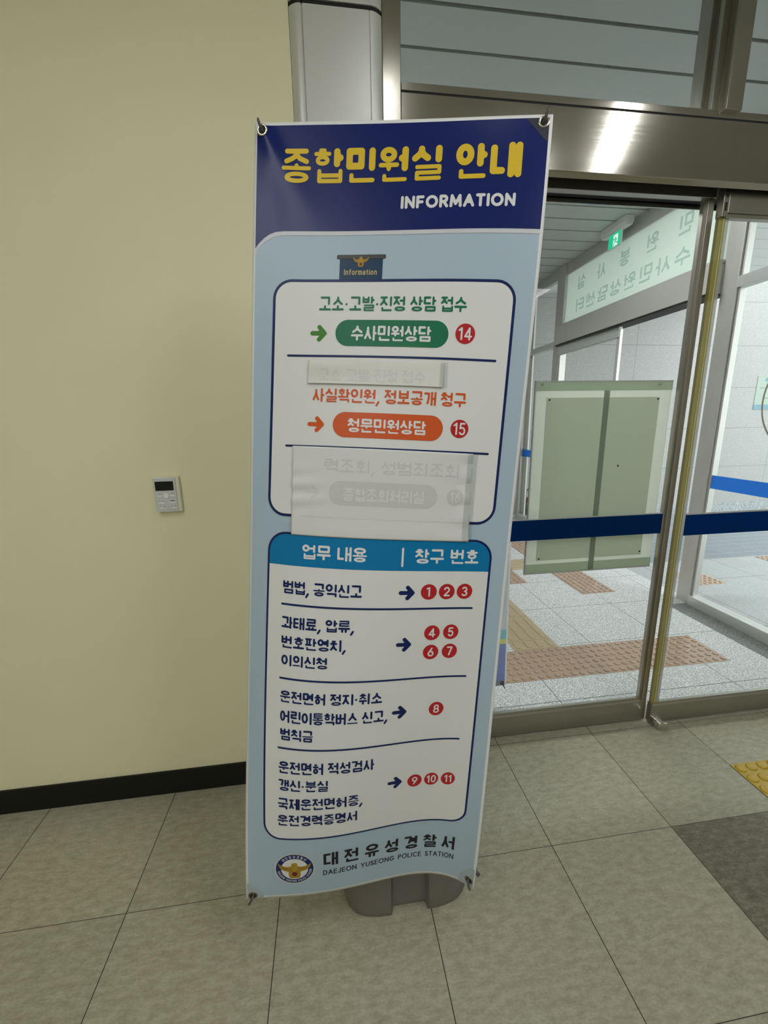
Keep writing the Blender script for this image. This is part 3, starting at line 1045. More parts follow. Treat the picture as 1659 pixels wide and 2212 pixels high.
def eagle(cx, cy, sc, lay, ring=True):
    def T(pl):
        return [(cx + a * sc, cy - b * sc) for a, b in pl]
    body = [(-.88, .42), (-.66, .26), (-.42, .20), (-.24, .22), (-.15, .30), (-.17, .40), (-.06, .47), (.10, .47), (.17, .38), (.13, .30), (.24, .22), (.42, .20), (.66, .26), (.88, .42),
            (.80, .16), (.64, -.04), (.42, -.12), (.30, -.14), (.33, -.36), (.22, -.60), (-.22, -.60), (-.33, -.36), (-.30, -.14), (-.42, -.12), (-.64, -.04), (-.80, .16)]
    pc = [fill(T(body), 'gold', lay)]
    fe = []
    for sg in (-1, 1):
        fe += [[(sg * .78, .27), (sg * .34, .06)], [(sg * .70, .12), (sg * .30, -.02)], [(sg * .26, .16), (sg * .14, -.12)], [(sg * .31, -.14), (sg * .22, -.16)], [(sg * .24, -.54), (sg * .28, -.36)]]
    fe += [[(-.12, .34), (.02, .28)], [(-.2, -.54), (.2, -.54)]]
    pc.append(lines([T(p) for p in fe], sc * 0.035, 'dark_gold', lay + 1))
    pc.append(fill(disc(cx, cy + .30 * sc, .16 * sc, n=24), 'dark_gold', lay + 1))
    pc.append(fill(disc(cx, cy + .30 * sc, .125 * sc, n=24), 'maroon', lay + 2))
    return pc


# reception desk drawing under the subtitle
pcs = [fill([(189.5, 270), (281, 270), (281, 314), (189.5, 314)], 'desk_blue', 2), fill(rrect(183, 287, 261.5, 270.5, 3), 'black_text', 3), fill(rrect(183.8, 286.2, 262.2, 269.8, 2.6), 'desk_grey', 4)]
pcs += eagle(234.5, 275, 19.5, 5)
pcs.append(lines(text_strokes('Information', 199.5, 269.5, 291, 303, 1.7), 1.7, 'pale_gold', 5))
printed('desk_picture', pcs, label='printed navy information desk with gold eagle')

# two framed white panels
printed('printed_panel', [fill(rrect(47, 558.5, 311.5, 819, 41), 'navy_text', 4), fill(rrect(53, 552.5, 317.5, 813, 35), 'white', 5)], label='upper white panel with navy outline')
printed('printed_panel', [fill(rrect(50, 561, 853.5, 1609, 44), 'navy_text', 4), fill(rrect(55.2, 555.8, 858.7, 1603.8, 39), 'white', 5)], label='lower white panel with navy outline')
tr = [p for p in rrect(55.2, 555.8, 858.7, 1000, 39) if p[1] < 920]
printed('table_header', [fill([(555.8, 927.5), (55.2, 927.5)] + tr, 'teal_blue', 6)], label='teal blue table header')


def arrow(s0, s1, tc, hh, key):
    wd = hh * 0.27
    r = wd / 2
    pl = [[(s0 + r, tc), (s1 - r - 1, tc)], [(s1 - hh * 0.47, tc - hh / 2 + r), (s1 - r, tc), (s1 - hh * 0.47, tc + hh / 2 - r)]]
    fillp = [(s1 - hh * 0.47, tc - hh / 2 + r), (s1 - r, tc), (s1 - hh * 0.47, tc + hh / 2 - r), (s1 - hh * 0.32, tc)]
    return printed('arrow', [lines(pl, wd, key, 7), fill(fillp, key, 8)])


def badge(cx, cy, r, txt, hh, wd=3.3, key='red'):
    n = sum(LT[c][0] for c in txt)
    ww = n * (hh - wd) * (0.85 if len(txt) > 1 else 1.0) + wd + (wd + 0.13 * hh) * (len(txt) - 1)
    st_ = text_strokes(txt, cx - ww / 2, cx + ww / 2, cy - hh / 2, cy + hh / 2, wd) if txt != '1' else [([(cx - 4, cy - hh / 2 + wd), (cx + 1, cy - hh / 2 + wd / 2), (cx + 1, cy + hh / 2 - wd / 2)], wd)]
    o = printed('number_badge', [fill(disc(cx, cy, r), key, 7), lines(st_, wd, 'white', 8)])
    o['label'] = 'red badge with the number ' + txt
    return o


def pill(s0, s1, t0, t1, key):
    return fill(rrect(s0, s1, t0, t1, (t1 - t0) / 2 - 0.1, 14), key, 7)


write('heading_lettering', '고소·고발·진정 상담 접수', 149, 460, 347, 377, 4.4, 'green', 7)['label'] = 'green heading'
arrow(132, 168, 423.5, 35, 'grass')['label'] = 'green arrow'
printed('name_pill', [pill(187, 426, 395, 449.5, 'green'), lines(text_strokes('수사민원상담', 221, 390, 407, 438, 4.6), 4.6, 'white', 8)], label='green pill with white lettering')
badge(460.5, 419.5, 20.3, '14', 26, 3.6)
printed('divider_line', [lines([[(84, 471), (527, 470.5)]], 4.6, 'navy_text', 7)])
write('heading_lettering', '사실확인원, 정보공개 청구', 143, 473, 539, 568, 4.4, 'orange', 7)['label'] = 'orange heading'
arrow(134, 171, 616, 34, 'orange')['label'] = 'orange arrow'
printed('name_pill', [pill(190.5, 427.5, 588, 641.5, 'orange'), lines(text_strokes('청문민원상담', 223, 391, 601, 630, 4.4), 4.4, 'white', 8)], label='orange pill with white lettering')
badge(463, 613, 19.2, '15', 26, 3.5)
printed('divider_line', [lines([[(87, 664), (529, 662.5)]], 4.6, 'navy_text', 7)])

write('header_lettering', '업무 내용', 134, 279, 878, 910, 5.0, 'white', 8, space=0.36)
printed('header_bar', [lines([[(357.5, 877), (357.5, 916)]], 4.6, 'white', 8)])
write('header_lettering', '창구 번호', 385, 530, 877, 910, 5.0, 'white', 8, space=0.36)
for txt, s0, s1, t0, t1 in (('범법, 공익신고', 91, 272, 962, 991), ('과태료, 압류,', 90, 258, 1043, 1071), ('번호판영치,', 91, 241, 1088, 1116), ('이의신청', 92, 201, 1131, 1158),
                            ('운전면허 정지·취소', 91, 328, 1217, 1245), ('어린이통학버스 신고,', 92, 342, 1264, 1294), ('범칙금', 93, 172, 1309, 1338),
                            ('운전면허 적성검사', 90, 316, 1392, 1423), ('갱신·분실', 90, 209, 1439, 1469), ('국제운전면허증,', 88, 291, 1489, 1520), ('운전경력증명서', 87, 280, 1536, 1566)):
    write('service_lettering', txt, s0, s1, t0, t1, 4.7, 'navy_text', 7)
for t, a, b in ((1015.6, 90, 525), (1188, 90, 525), (1358.6, 89, 523)):
    printed('divider_line', [lines([[(a, t), (b, t)]], 4.6, 'navy_text', 7)])
for s0, s1, tc in ((353, 389, 978), (353, 388, 1101.5), (352, 386.5, 1273.5), (350, 385.5, 1472)):
    arrow(s0, s1, tc, 34, 'navy_text')
for cx, cy, tx in ((421, 976, '1'), (462.5, 975.5, '2'), (504, 975, '3'), (435, 1075, '4'), (479.5, 1074, '5'), (435, 1123, '6'), (480, 1122, '7'), (459, 1273, '8'), (418, 1475, '9'), (461, 1475, '10'), (504.5, 1475, '11')):
    badge(cx, cy, 18.3, tx, 22.5, 3.5)

# police station name and emblem at the foot
write('station_lettering', '대전유성경찰서', 198, 541, 1657, 1700, 6.4, 'black_text', 4, rnd=False, gap=0.30)
write('station_lettering', 'DAEJEON YUSEONG POLICE STATION', 196, 540, 1715, 1732, 2.2, 'black_text', 4, rnd=False)
ex, ey, er = 126, 1701, 47.0
pcs = [fill(disc(ex, ey, er + 3.2, n=56), 'cream_ring', 3), fill(disc(ex, ey, er, n=56), 'emblem_blue', 4), fill(disc(ex, ey, er * .715, n=48), 'white', 5)]
pcs += eagle(ex, ey + 1.5, er, 6)


def arc_text(text, rad, a0, a1, hgt, wd, inward):
    L = abs(radians(a1 - a0)) * rad
    sts = text_strokes(text, 0, L, 0, hgt, wd, **({'gap': .35} if '\uac00' <= text[0] else {}))
    out = []
    for pl, pw in sts:
        q = []
        for x, t in pl:
            ang = radians(a0 + (a1 - a0) * x / L)
            rr = rad + (hgt / 2 - t) * (1 if not inward else -1)
            q.append((ex + rr * cos(ang), ey - rr * sin(ang)))
        out.append((q, pw))
    return out


pcs.append(lines(arc_text('대전유성경찰서', er * .855, 138, 44, 8.0, 1.0, False), 1.0, 'white', 5))
pcs.append(lines(arc_text('DAEJEON YUSEONG POLICE STATION', er * .855, 190, 356, 6.2, 0.95, True), 0.95, 'white', 5))
printed('emblem', pcs, label='round navy police emblem with a gold eagle')

# clear corner patches, eyelets and hooks
printed('corner_patch', [fill([(6, 1750), (14, 1752), (44, 1784), (44, 1797), (3, 1797), (3, 1752)], 'patch', 3)], stand)
printed('corner_patch', [fill([(594, 1733), (586, 1735), (560, 1770), (560, 1796), (597, 1797), (597, 1735)], 'patch', 3)], stand)
printed('corner_patch', [fill([(549, 7.5), (593, 7.5), (593, 50), (588, 50)], 'patch_dark', 5)], stand)


def frame_at(s, t):
    p = Vector(sheet(s, t))
    a = (Vector(sheet(s + 1, t)) - p).normalized()
    b = (Vector(sheet(s, t + 1)) - p).normalized()
    n = Vector(sheet(s, t, 0.001)) - p
    n.normalize()
    return p, a, b, n


def arm_end(s, t, hub):
    return s, t, hub


HUBT = Vector((0.185, 1.040, 1.905))
HUBB = Vector((0.150, 1.000, 0.560))
for s, t, key, hub, dirv in ((19, 20, 'brass', HUBT, (-0.35, -1.0)), (583, 15, 'brass', HUBT, (0.30, -1.0)), (17, 1788, 'old_brass', HUBB, (-0.5, 1.0)), (586, 1777, 'old_brass', HUBB, (0.45, 1.0))):
    p, a, b, n = frame_at(s, t)
    mb = MB()
    R, r_ = 0.0090, 0.0025
    ring, rows = [], 24
    vs, fs = [], []
    for i in range(rows):
        th = 2 * pi * i / rows
        rad = a * cos(th) + b * sin(th)
        for j in range(8):
            ph = 2 * pi * j / 8
            vs.append(p + n * 0.0012 + rad * (R + r_ * cos(ph)) + n * (r_ * 0.6 * sin(ph)))
    for i in range(rows):
        for j in range(8):
            fs.append((i * 8 + j, i * 8 + (j + 1) % 8, ((i + 1) % rows) * 8 + (j + 1) % 8, ((i + 1) % rows) * 8 + j))
    mb.add(vs, fs)
    mb.build('grommet', M[key], stand, smooth=True)
    mb = MB()
    hv, hf = [], []
    for i in range(24):
        th = 2 * pi * i / 24
        hv.append(p + n * 0.0011 + (a * cos(th) + b * sin(th)) * 0.0072)
    mb.add(hv, [tuple(range(24))])
    mb.build('eyelet_hole', M['black'], stand)
    # curved plastic hook through the eyelet, carried by an arm behind the sheet
    e = (a * dirv[0] + b * dirv[1]).normalized()
    kk = 0.45 if (s < 300 and t < 900) else 1.0
    hp = [p - n * 0.030 + e * 0.004, p - n * 0.016 - e * 0.002, p - n * 0.004 - e * 0.003, p + n * 0.005 - e * 0.001, p + n * 0.009 + e * 0.006, p + n * 0.010 + e * 0.016 * (0.5 + 0.5 * kk), p + n * 0.008 + e * 0.0215 * (0.6 + 0.4 * kk)]
    mb = MB()
    mb.tube(hp, [0.0042, 0.0036, 0.0032, 0.0030, 0.0030, 0.0028, 0.0022], 10)
    mb.build('hook', M['hook'], stand, smooth=True)
    mb = MB()
    back = p - n * 0.030 + e * 0.004
    side = a if s > 300 else -a
    q1 = back + side * 0.006
    mid = hub + (q1 - hub) * 0.55 - n * 0.05
    mb.tube([q1 + side * 0.010 - b * 0.004 * (1 if t < 900 else -1), q1, q1 + (mid - q1) * 0.25 - n * 0.012, mid, hub], [0.0055, 0.0060, 0.0055, 0.005, 0.006], 10)
    mb.build('arm', M['hook'], stand, smooth=True)

bc = (0.178, 1.075)
mb = MB()
mb.tube([(0.178, 1.075, 0.10), (0.172, 1.055, 0.56), (HUBT.x, HUBT.y + 0.0, HUBT.z)], 0.0125, 14)
mb.build('pole', M['pole'], stand, smooth=True)
mb = MB()
mb.tube([HUBT - Vector((0, 0, .05)), HUBT + Vector((0, 0, .03))], 0.02, 14)
mb.build('arm_hub', M['hook'], stand, smooth=True)
mb = MB()
mb.tube([HUBB + Vector((0.02, 0.05, -.04)), HUBB + Vector((0.02, 0.05, .04))], 0.02, 14)
mb.tube([HUBB, HUBB + Vector((0.02, 0.05, 0))], 0.010, 10)
mb.build('arm_hub', M['hook'], stand, smooth=True)
# weighted base with a recessed channel between two lobes
NA, levels = 144, [(0.0, 0.965), (0.006, 0.985), (0.02, 1.0), (0.07, 0.995), (0.12, 0.975), (0.15, 0.945), (0.168, 0.90), (0.178, 0.82), (0.182, 0.70), (0.183, 0.3)]
vs, fs = [], []


def base_pt(th, k):
    c_, s_ = cos(th), sin(th)
    n_ = 4.2
    rr = (abs(c_ / 0.195) ** n_ + abs(s_ / 0.168) ** n_) ** (-1 / n_)
    x_, y_ = rr * c_ * k, rr * s_ * k
    return x_, y_


for z, k in levels:
    for i in range(NA):
        th = 2 * pi * (i + 0.5) / NA
        x_, y_ = base_pt(th, k)
        xx = x_ / max(k, 0.3)
        if abs(xx - 0.0) < 0.052 and y_ < 0:
            y_ += 0.022
        vs.append((bc[0] + x_, bc[1] + y_, z))
for l in range(len(levels) - 1):
    for i in range(NA):
        fs.append((l * NA + i, l * NA + (i + 1) % NA, (l + 1) * NA + (i + 1) % NA, (l + 1) * NA + i))
fs.append(tuple(range(NA))[::-1])
fs.append(tuple(range((len(levels) - 1) * NA, len(levels) * NA)))
base = MB().add(vs, fs).build('base', M['grey_plastic'], stand, smooth=True)
base.data.set_sharp_from_angle(angle=radians(50))


# paper covers taped over two entries, with the print showing through
def cover(name, s0, s1, t0, t1, mkey, wr, slant=0.0):
    nx, ny = 100, 60
    mb = MB()
    vs = []
    for j in range(ny + 1):
        for i in range(nx + 1):
            fu, fv = i / nx, j / ny
            edge = min(fu, 1 - fu, fv, 1 - fv)
            z = 0.0026 + wr(fu, fv)
            vs.append(sheet(s0 + (s1 - s0) * fu + slant * fv, t0 + (t1 - t0) * fv, z))
    fs = [(j * (nx + 1) + i, (j + 1) * (nx + 1) + i, (j + 1) * (nx + 1) + i + 1, j * (nx + 1) + i + 1) for j in range(ny) for i in range(nx)]
    o = mb.add(vs, fs).build(name, M[mkey], stand, smooth=True)
    sm = o.modifiers.new('thickness', 'SOLIDIFY')
    sm.thickness = 0.00015
    sm.offset = -1

    def at(s, t, off):
        fu, fv = (s - s0 - slant * (t - t0) / (t1 - t0)) / (s1 - s0), (t - t0) / (t1 - t0)
        return sheet(s, t, 0.0026 + wr(fu, fv) + off)
    return o, at


def on_paper(name, pieces, parent, at):
    keys, mb = [], MB()
    for v2, f2, key, lay in pieces:
        if key not in keys:
            keys.append(key)
        out = []
        for f in f2:
            ar = sum(v2[f[i]][0] * v2[f[(i + 1) % len(f)]][1] - v2[f[(i + 1) % len(f)]][0] * v2[f[i]][1] for i in range(len(f)))
            out.append(tuple(f) if ar < 0 else tuple(f)[::-1])
        mb.add([at(a, b, lay * 0.00022) for a, b in v2], out, keys.index(key))
    return mb.build(name, [M[k] for k in keys], parent, smooth=True)


def wr1(u, v):
    return 0.0018 * (0.5 + 0.5 * sin(2 * pi * (v * 0.9 + 0.1))) * (0.6 + 0.4 * sin(5 * u + 1)) + 0.0022 * math.exp(-((u - .12) / .07) ** 2 - ((v - .3) / .35) ** 2) + 0.0016 * v


def wr2(u, v):
    z = 0.0014 * math.exp(-(u / .16) ** 2) * sin(2 * pi * (v * 5.2 + u * 1.5)) * math.exp(-((v - .5) / .24) ** 2) * 1.5
    z += 0.0012 * sin(3 * u + 1.2) * sin(pi * v) + 0.0012 * math.exp(-((1 - u) / .10) ** 2) * sin(2 * pi * (v * 4.1 + .2)) + 0.003 * math.exp(-((v - .93) / .1) ** 2) * 0.4
    return z


pap1, at1 = cover('cover_paper', 131, 421.5, 480.5, 529.5, 'paper', wr1)
pap1['label'] = 'narrow white paper strip over a line of print'
ghost = text_strokes('고소·고발·진정 접수', 155, 384, 498, 524, 3.6)
on_paper('show_through', [lines([([(x, y) for x, y in pl], pw) for pl, pw in ghost], 3.4, 'ghost_line', 1)], pap1, at1)
pap2, at2 = cover('cover_paper', 102, 497, 664, 858, 'paper2', wr2, 5)
pap2['label'] = 'large white paper sheet over the third entry'
pcs = [lines(text_strokes('력조회, 성범죄조회', 176, 471, 689, 718, 4.0), 4.0, 'ghost', 1),
       fill(rrect(189, 426, 735, 788, 26), 'ghost_pill', 1, 4), lines(text_strokes('종합조회처리실', 221, 396, 750, 777, 3.6), 3.6, 'paper2', 3),
       fill(disc(464.5, 760, 18.5), 'ghost_pill', 1, 4), lines(text_strokes('16', 453, 476, 749, 771, 3), 3, 'paper2', 3),
       lines([[(128, 815), (485, 815)]], 4.0, 'ghost_line', 1), lines([[(140, 762), (165, 762)], [(152, 750), (165, 762), (152, 774)]], 6, 'ghost_line', 1)]
on_paper('show_through', pcs, pap2, at2)


def tape(s0, s1, t0, t1, parent, at):
    v, f = gridded([(s0, t0), (s1, t0), (s1, t1), (s0, t1)], 5)
    mb = MB().add([at(a, b, 0.0010) for a, b in v], f)
    return mb.build('clear_tape', M['tape'], parent, smooth=True)


tape(414, 430, 478, 531, pap1, at1)
tape(486, 508, 661, 859, pap2, at2)


# ================================================================== OBJECTS
# wall controller
wc = thing('wall_controller', 'small grey wall controller with a dark screen on the cream wall', 'thermostat', (-0.539, 1.45, 1.13))
CX0, CX1, CZ0, CZ1, CY = -0.5785, -0.4985, 1.1325, 1.2505, 1.4285
m = MB().box(CX0, CX1, CY + 0.004, 1.4498, CZ0, CZ1)
m.build('housing', mat('cream_plastic', (0.74, 0.72, 0.56), 0.4), wc, bevel=0.002)
m = MB().box(CX0 + 0.0005, CX1 - 0.010, CY, CY + 0.005, CZ0 + 0.001, CZ1 - 0.003)
m.build('face_plate', mat('silver_plastic', (0.60, 0.605, 0.61), 0.35), wc, bevel=0.001)


def wcx(f):
    return CX0 + f * (CX1 - CX0 - 0.010)


def wcz(f):
    return CZ1 - 0.003 - f * (CZ1 - CZ0 - 0.004)


bbox(wcx(.09), wcx(.91), CY - 0.0006, CY + 0.001, wcz(.37), wcz(.10)).build('screen', M['screen'], wc)
wp = mat('white_button', (0.82, 0.82, 0.78), 0.4)
for x0, x1, z in ((.14, .36, .535), (.72, .94, .525), (.15, .44, .735), (.66, .95, .73), (.16, .45, .89), (.67, .96, .885)):
    bbox(wcx(x0), wcx(x1), CY - 0.0016, CY + 0.001, wcz(z + .018), wcz(z - .018)).build('button', wp, wc, bevel=0.0006)
m = MB()
cxb, czb = wcx(.53), wcz(.52)
ringv = [(cxb + 0.0082 * cos(2 * pi * i / 28), czb + 0.0082 * sin(2 * pi * i / 28)) for i in range(28)]
m.prism(ringv, CY - 0.0018, CY + 0.001, axis='y')
m.build('round_button', wp, wc)
for pl in ([(.20, .455), (.25, .475), (.30, .455)], [(.78, .465), (.83, .445), (.88, .465)]):
    MB().tube([(wcx(a0), CY - 0.0003, wcz(b0)) for a0, b0 in pl], 0.0005, 6).build('key_mark', M['hook'], wc)
for a0, b0, hw in ((.20, .685, .0012), (.38, .685, .0012), (.79, .675, .0070), (.21, .84, .0008), (.39, .84, .0014), (.72, .835, .0012), (.90, .83, .0012)):
    bbox(wcx(a0) - hw, wcx(a0) + hw, CY - 0.0003, CY + 0.0005, wcz(b0) - 0.0012, wcz(b0) + 0.0012).build('key_mark', M['hook'], wc)
m = MB()
for pl in fitbox(LT['2'][1], 0.30, 0.42, 0.235 + .05, 0.235 - .05) + fitbox(LT['7'][1], 0.46, 0.58, 0.235 + .05, 0.235 - .05):
    m.tube([(wcx(a), CY - 0.0007, wcz(b)) for a, b in pl], 0.0005, 5)
m.build('screen_digits', M['black'], wc)
MB().tube([(wcx(.66), CY - 0.0007, wcz(.25)), (wcx(.86), CY - 0.0007, wcz(.245))], 0.0008, 5).build('screen_bar', M['black'], wc)

# floor guide at the foot of the sliding doors
fg = thing('door_guide', 'small chrome floor guide at the foot of the sliding doors', 'door guide', (1.475, 1.49, 0))
prof = [(1.452, 0.001), (1.503, 0.001), (1.503, 0.022), (1.495, 0.034), (1.476, 0.039), (1.459, 0.034), (1.452, 0.022)]
m = MB().prism(prof, 1.448, 1.508, axis='y')
m.build('guide_block', M['chrome'], fg, bevel=0.003)
bbox(1.4485, 1.4515, 1.478, 1.515, 0.001, 0.040).build('guide_plate', M['rail_v'], fg)

# frosted board fixed behind the left door leaf
bd = thing('poster_board', 'frosted green white acrylic board behind the glass of the left sliding door', 'board', (1.10, 1.552, 0.77))
BX0, BX1, BZ0, BZ1, BY = 0.806, 1.392, 0.772, 1.556, 1.556
m = MB().box(BX0, BX1, BY, BY + 0.004, BZ0, BZ1)
m.build('acrylic_sheet', M['board'], bd)
bbox(BX0, BX1, BY - 0.0016, BY - 0.0004, BZ1 - 0.034, BZ1 - 0.001).build('edge_band', M['board_band'], bd)
bbox(BX0, BX1, BY - 0.0016, BY - 0.0004, BZ0 + 0.001, BZ0 + 0.040).build('edge_band', M['board_band'], bd)
m = MB().box(BX0 + 0.046, BX1 - 0.052, BY - 0.0016, BY - 0.0004, BZ0 + 0.056, BZ1 - 0.060)
m.build('poster_back', M['board_core'], bd)
m = MB().box(1.094, 1.118, BY - 0.0028, BY - 0.0018, BZ0 + 0.002, BZ1 - 0.034)  # shadow of the stile behind the board, set down as a darker strip
m.build('stile_shadow', M['board_shade'], bd)
m = MB().box(BX0 - 0.004, BX0, BY - 0.002, BY + 0.005, BZ0 - 0.004, BZ1 + 0.004).box(BX0, BX1, BY - 0.002, BY + 0.005, BZ1, BZ1 + 0.004).box(BX0, BX1, BY - 0.002, BY + 0.005, BZ0 - 0.004, BZ0)
m.build('edge_trim', M['white_line'], bd)
for x_, z_ in ((BX0 + .058, BZ1 - .068), (BX1 - .060, BZ1 - .068), (BX0 + .058, BZ0 + .064), (BX1 - .060, BZ0 + .070), (1.185, 1.222)):
    m = MB().prism([(x_ + 0.0035 * cos(i * pi / 6), z_ + 0.0035 * sin(i * pi / 6)) for i in range(12)], BY - 0.004, BY - 0.0015, axis='y')
    m.build('screw', M['black'], bd)
for s_ in (0, 1):
    bbox(BX0 + 0.02 + s_ * 0.5, BX0 + 0.027 + s_ * 0.5, 1.5366, BY, BZ1 - 0.014, BZ1 - 0.007).build('mounting_pad', M['board_band'], bd)

# frosted sign glass above the side door, lettered to be read from outside
sg = thing('frosted_sign', 'pale green frosted glass sign with mirrored grey lettering above the side door', 'sign', (XS, 3.7, 2.45))
bbox(XS + 0.006, XS + 0.014, 2.735, 4.69, 2.450, 2.972).build('frosted_glass', M['frost'], sg)


def side_text(name, items, wd):
    for ch, y0, y1, z0, z1 in items:
        mb = MB()
        sts = text_strokes(ch, y0 * 1000, y1 * 1000, 0, (z1 - z0) * 1000, wd, gap=0.0)
        v, f = stroke_geo(sts, wd, False)
        mb.add([(XS + 0.0045, a / 1000, z1 - b / 1000) for a, b in v], f)
        mb.build(name, M['frost_text'], sg)


row1 = [(c, y0, y0 + 0.125, 2.757, 2.893) for c, y0 in zip('민원봉사실', (3.052, 3.378, 3.704, 4.030, 4.354))]
side_text('sign_letter', row1, 19)
row2 = [(c, 3.040 + i * 0.1865, 3.040 + i * 0.1865 + 0.142, 2.538, 2.668) for i, c in enumerate('수사민원상담센터')]
side_text('sign_letter', row2, 19)

# exit sign hung under the slatted ceiling
es = thing('exit_sign', 'green running man exit sign hung from the slatted ceiling', 'exit sign', (2.60, 3.74, 2.89))
m = MB().prism([(2.575, VC - 0.001), (2.66, VC - 0.001), (2.66, VC - 0.045), (2.645, VC - 0.075), (2.59, VC - 0.075), (2.575, VC - 0.045)], 3.60, 3.93, axis='y')
m.build('housing', mat('white_housing', (0.72, 0.73, 0.70), 0.45), es, bevel=0.004)
m = MB().box(2.597, 2.611, 3.665, 3.835, 2.888, VC - 0.075)
m.build('sign_panel', [mat('pale_acrylic', (0.70, 0.80, 0.74), 0.3)], es, bevel=0.002)
gm = emit_mat('lit_green', (0.02, 0.62, 0.34), 0.9)
wm = emit_mat('lit_white', (0.80, 0.95, 0.86), 1.0)
m = MB()
m.box(2.5955, 2.5968, 3.672, 3.828, 2.896, VC - 0.082, 0)
m.box(2.5945, 2.5956, 3.705, 3.765, 2.902, 2.992, 1)
man = [[(3.748, 2.978), (3.748, 2.979)], [(3.742, 2.964), (3.735, 2.940)], [(3.735, 2.940), (3.752, 2.925), (3.757, 2.908)], [(3.735, 2.940), (3.722, 2.925), (3.708, 2.922)], [(3.740, 2.960), (3.756, 2.952), (3.762, 2.960)], [(3.740, 2.962), (3.726, 2.958), (3.720, 2.944)]]
for pl in man:
    v, f = stroke_geo([[(a * 1000, b * 1000) for a, b in pl]], 9, True)
    m.add([(2.5942, a / 1000, b / 1000) for a, b in v], f, 0)
m.build('pictogram', [gm, wm], es)['label'] = 'green running man pictogram'


# tactile paving
def tactile(name, kind, x0, y0, nx, ny, sx, sy, mt, label, cat='tactile tile', group='tactile paving tiles', axis='y', rd=0.0165, hd=0.006, z=0.0):
    o = thing(name, label, cat, (x0 + sx / 2, y0 + sy / 2, z), group)
    g = 0.0012
    bbox(x0 + g, x0 + sx - g, y0 + g, y0 + sy - g, z + 0.0002, z + 0.0022).build('plate', mt, o)
    mb = MB()
    if kind == 'dome':
        px_, py_ = sx / nx, sy / ny
        for i in range(nx):
            for j in range(ny):
                cx, cy = x0 + (i + .5) * px_, y0 + (j + .5) * py_
                mb.lathe([(rd, 0.0), (rd * .92, hd * .5), (rd * .80, hd * .9), (rd * .66, hd), (rd * .05, hd)], (cx, cy, z + 0.002), 16)
        mb.build('domes', mt, o, smooth=True)
    else:
        n = nx
        for i in range(n):
            if axis == 'y':
                cx, L0, L1 = x0 + (i + .5) * sx / n, y0 + 0.012, y0 + sy - 0.012
            else:
                cx, L0, L1 = y0 + (i + .5) * sy / n, x0 + 0.008, x0 + sx - 0.008
            hw = 0.0165
            lo, hi = [(cx - hw, L0), (cx + hw, L0), (cx + hw, L1), (cx - hw, L1)], [(cx - hw * .72, L0 + .006), (cx + hw * .72, L0 + .006), (cx + hw * .72, L1 - .006), (cx - hw * .72, L1 - .006)]
            if axis != 'y':
                lo, hi = [(b, a) for a, b in lo], [(b, a) for a, b in hi]
            mb = MB()
            mb.add([(a, b, z + .002) for a, b in lo] + [(a, b, z + .007) for a, b in hi], [(0, 1, 5, 4), (1, 2, 6, 5), (2, 3, 7, 6), (3, 0, 4, 7), (4, 5, 6, 7)])
            mb.build('bar', mt, o)
    return o


names = ['leftmost of the row behind the glass door, cut by the banner', 'second from the left in the row just inside the glass door',
         'third from the left in the row just inside the glass door', 'fourth from the left of the row, behind the door edge', 'rightmost in the row just inside the glass door']
for i in range(5):
    x0 = 0.800 + 0.3 * i
    tactile('tactile_tile', 'dome', x0, 1.887, 6, 6, 0.305 if i == 4 else 0.2985, 0.299, M['brown_tile'], 'domed tactile tile, ' + names[i])
tactile('tactile_tile', 'bar', 1.096, 2.188, 4, 1, 0.299, 0.102, M['tan_tile'], 'short tan barred tactile tile touching the domed row')
for i, nm in enumerate(('second barred tile from the domed row', 'third barred tile from the domed row')):
    tactile('tactile_tile', 'bar', 1.096, 2.292 + 0.307 * i, 4, 1, 0.299, 0.303, M['tan_tile'], 'tan barred tactile tile, ' + nm)
tactile('tactile_tile', 'bar', 1.096, 2.906, 4, 1, 0.299, 0.303, M['tan_tile'], 'tan barred tactile tile, farthest of the straight run')
tactile('tactile_tile', 'dome', 1.396, 3.214, 6, 6, 0.300, 0.299, M['brown_tile'], 'brown domed tactile tile at the turn of the path, near side')
tactile('tactile_tile', 'dome', 1.396, 3.516, 6, 6, 0.300, 0.297, M['brown_tile'], 'brown domed tactile tile at the turn of the path, far side')
tactile('tactile_tile', 'bar', 1.700, 3.535, 4, 1, 0.298, 0.275, M['tan_tile'], 'tan barred tactile tile leading sideways towards the side door', axis='x')
for i, nm in enumerate(('nearest of the row along the side door, below the frosted board', 'second of the row along the side door, behind the frosted board', 'third of the row along the side door, behind the frosted board',
                        'fourth of the row along the side door, left of the frosted board', 'farthest of the row along the side door, below the blue stripe')):
    tactile('tactile_tile', 'dome', 2.020, 2.905 + 0.300 * i, 6, 6, 0.300, 0.299, M['brown_tile'], 'domed tactile tile, ' + nm)
for i, nm in enumerate(('nearest outside the glass side wall', 'second outside the glass side wall', 'third outside the glass side wall')):
    if i == 0:
        tactile('tactile_tile', 'dome', 3.060, 2.903, 6, 6, 0.299, 0.299, M['brown_tile'], 'pinkish domed tactile tile right of the steel post outside')
tactile('tactile_tile', 'dome', 4.272, 3.160, 6, 6, 0.299, 0.297, M['brown_tile'], 'pinkish brown domed tactile tile at the edge of the slate paving')
tactile('tactile_tile', 'dome', 1.592, 0.935, 6, 6, 0.299, 0.298, M['yellow_tile'], 'yellow domed tactile tile on the lobby floor at the right edge', rd=0.0195, hd=0.0055)

# second banner standing in the vestibule, only its right edge shows
b2 = thing('banner_stand', 'second white banner stand just behind the glass door, mostly hidden by the first', 'banner stand', (0.50, 1.76, 0))
B2Y = 1.74


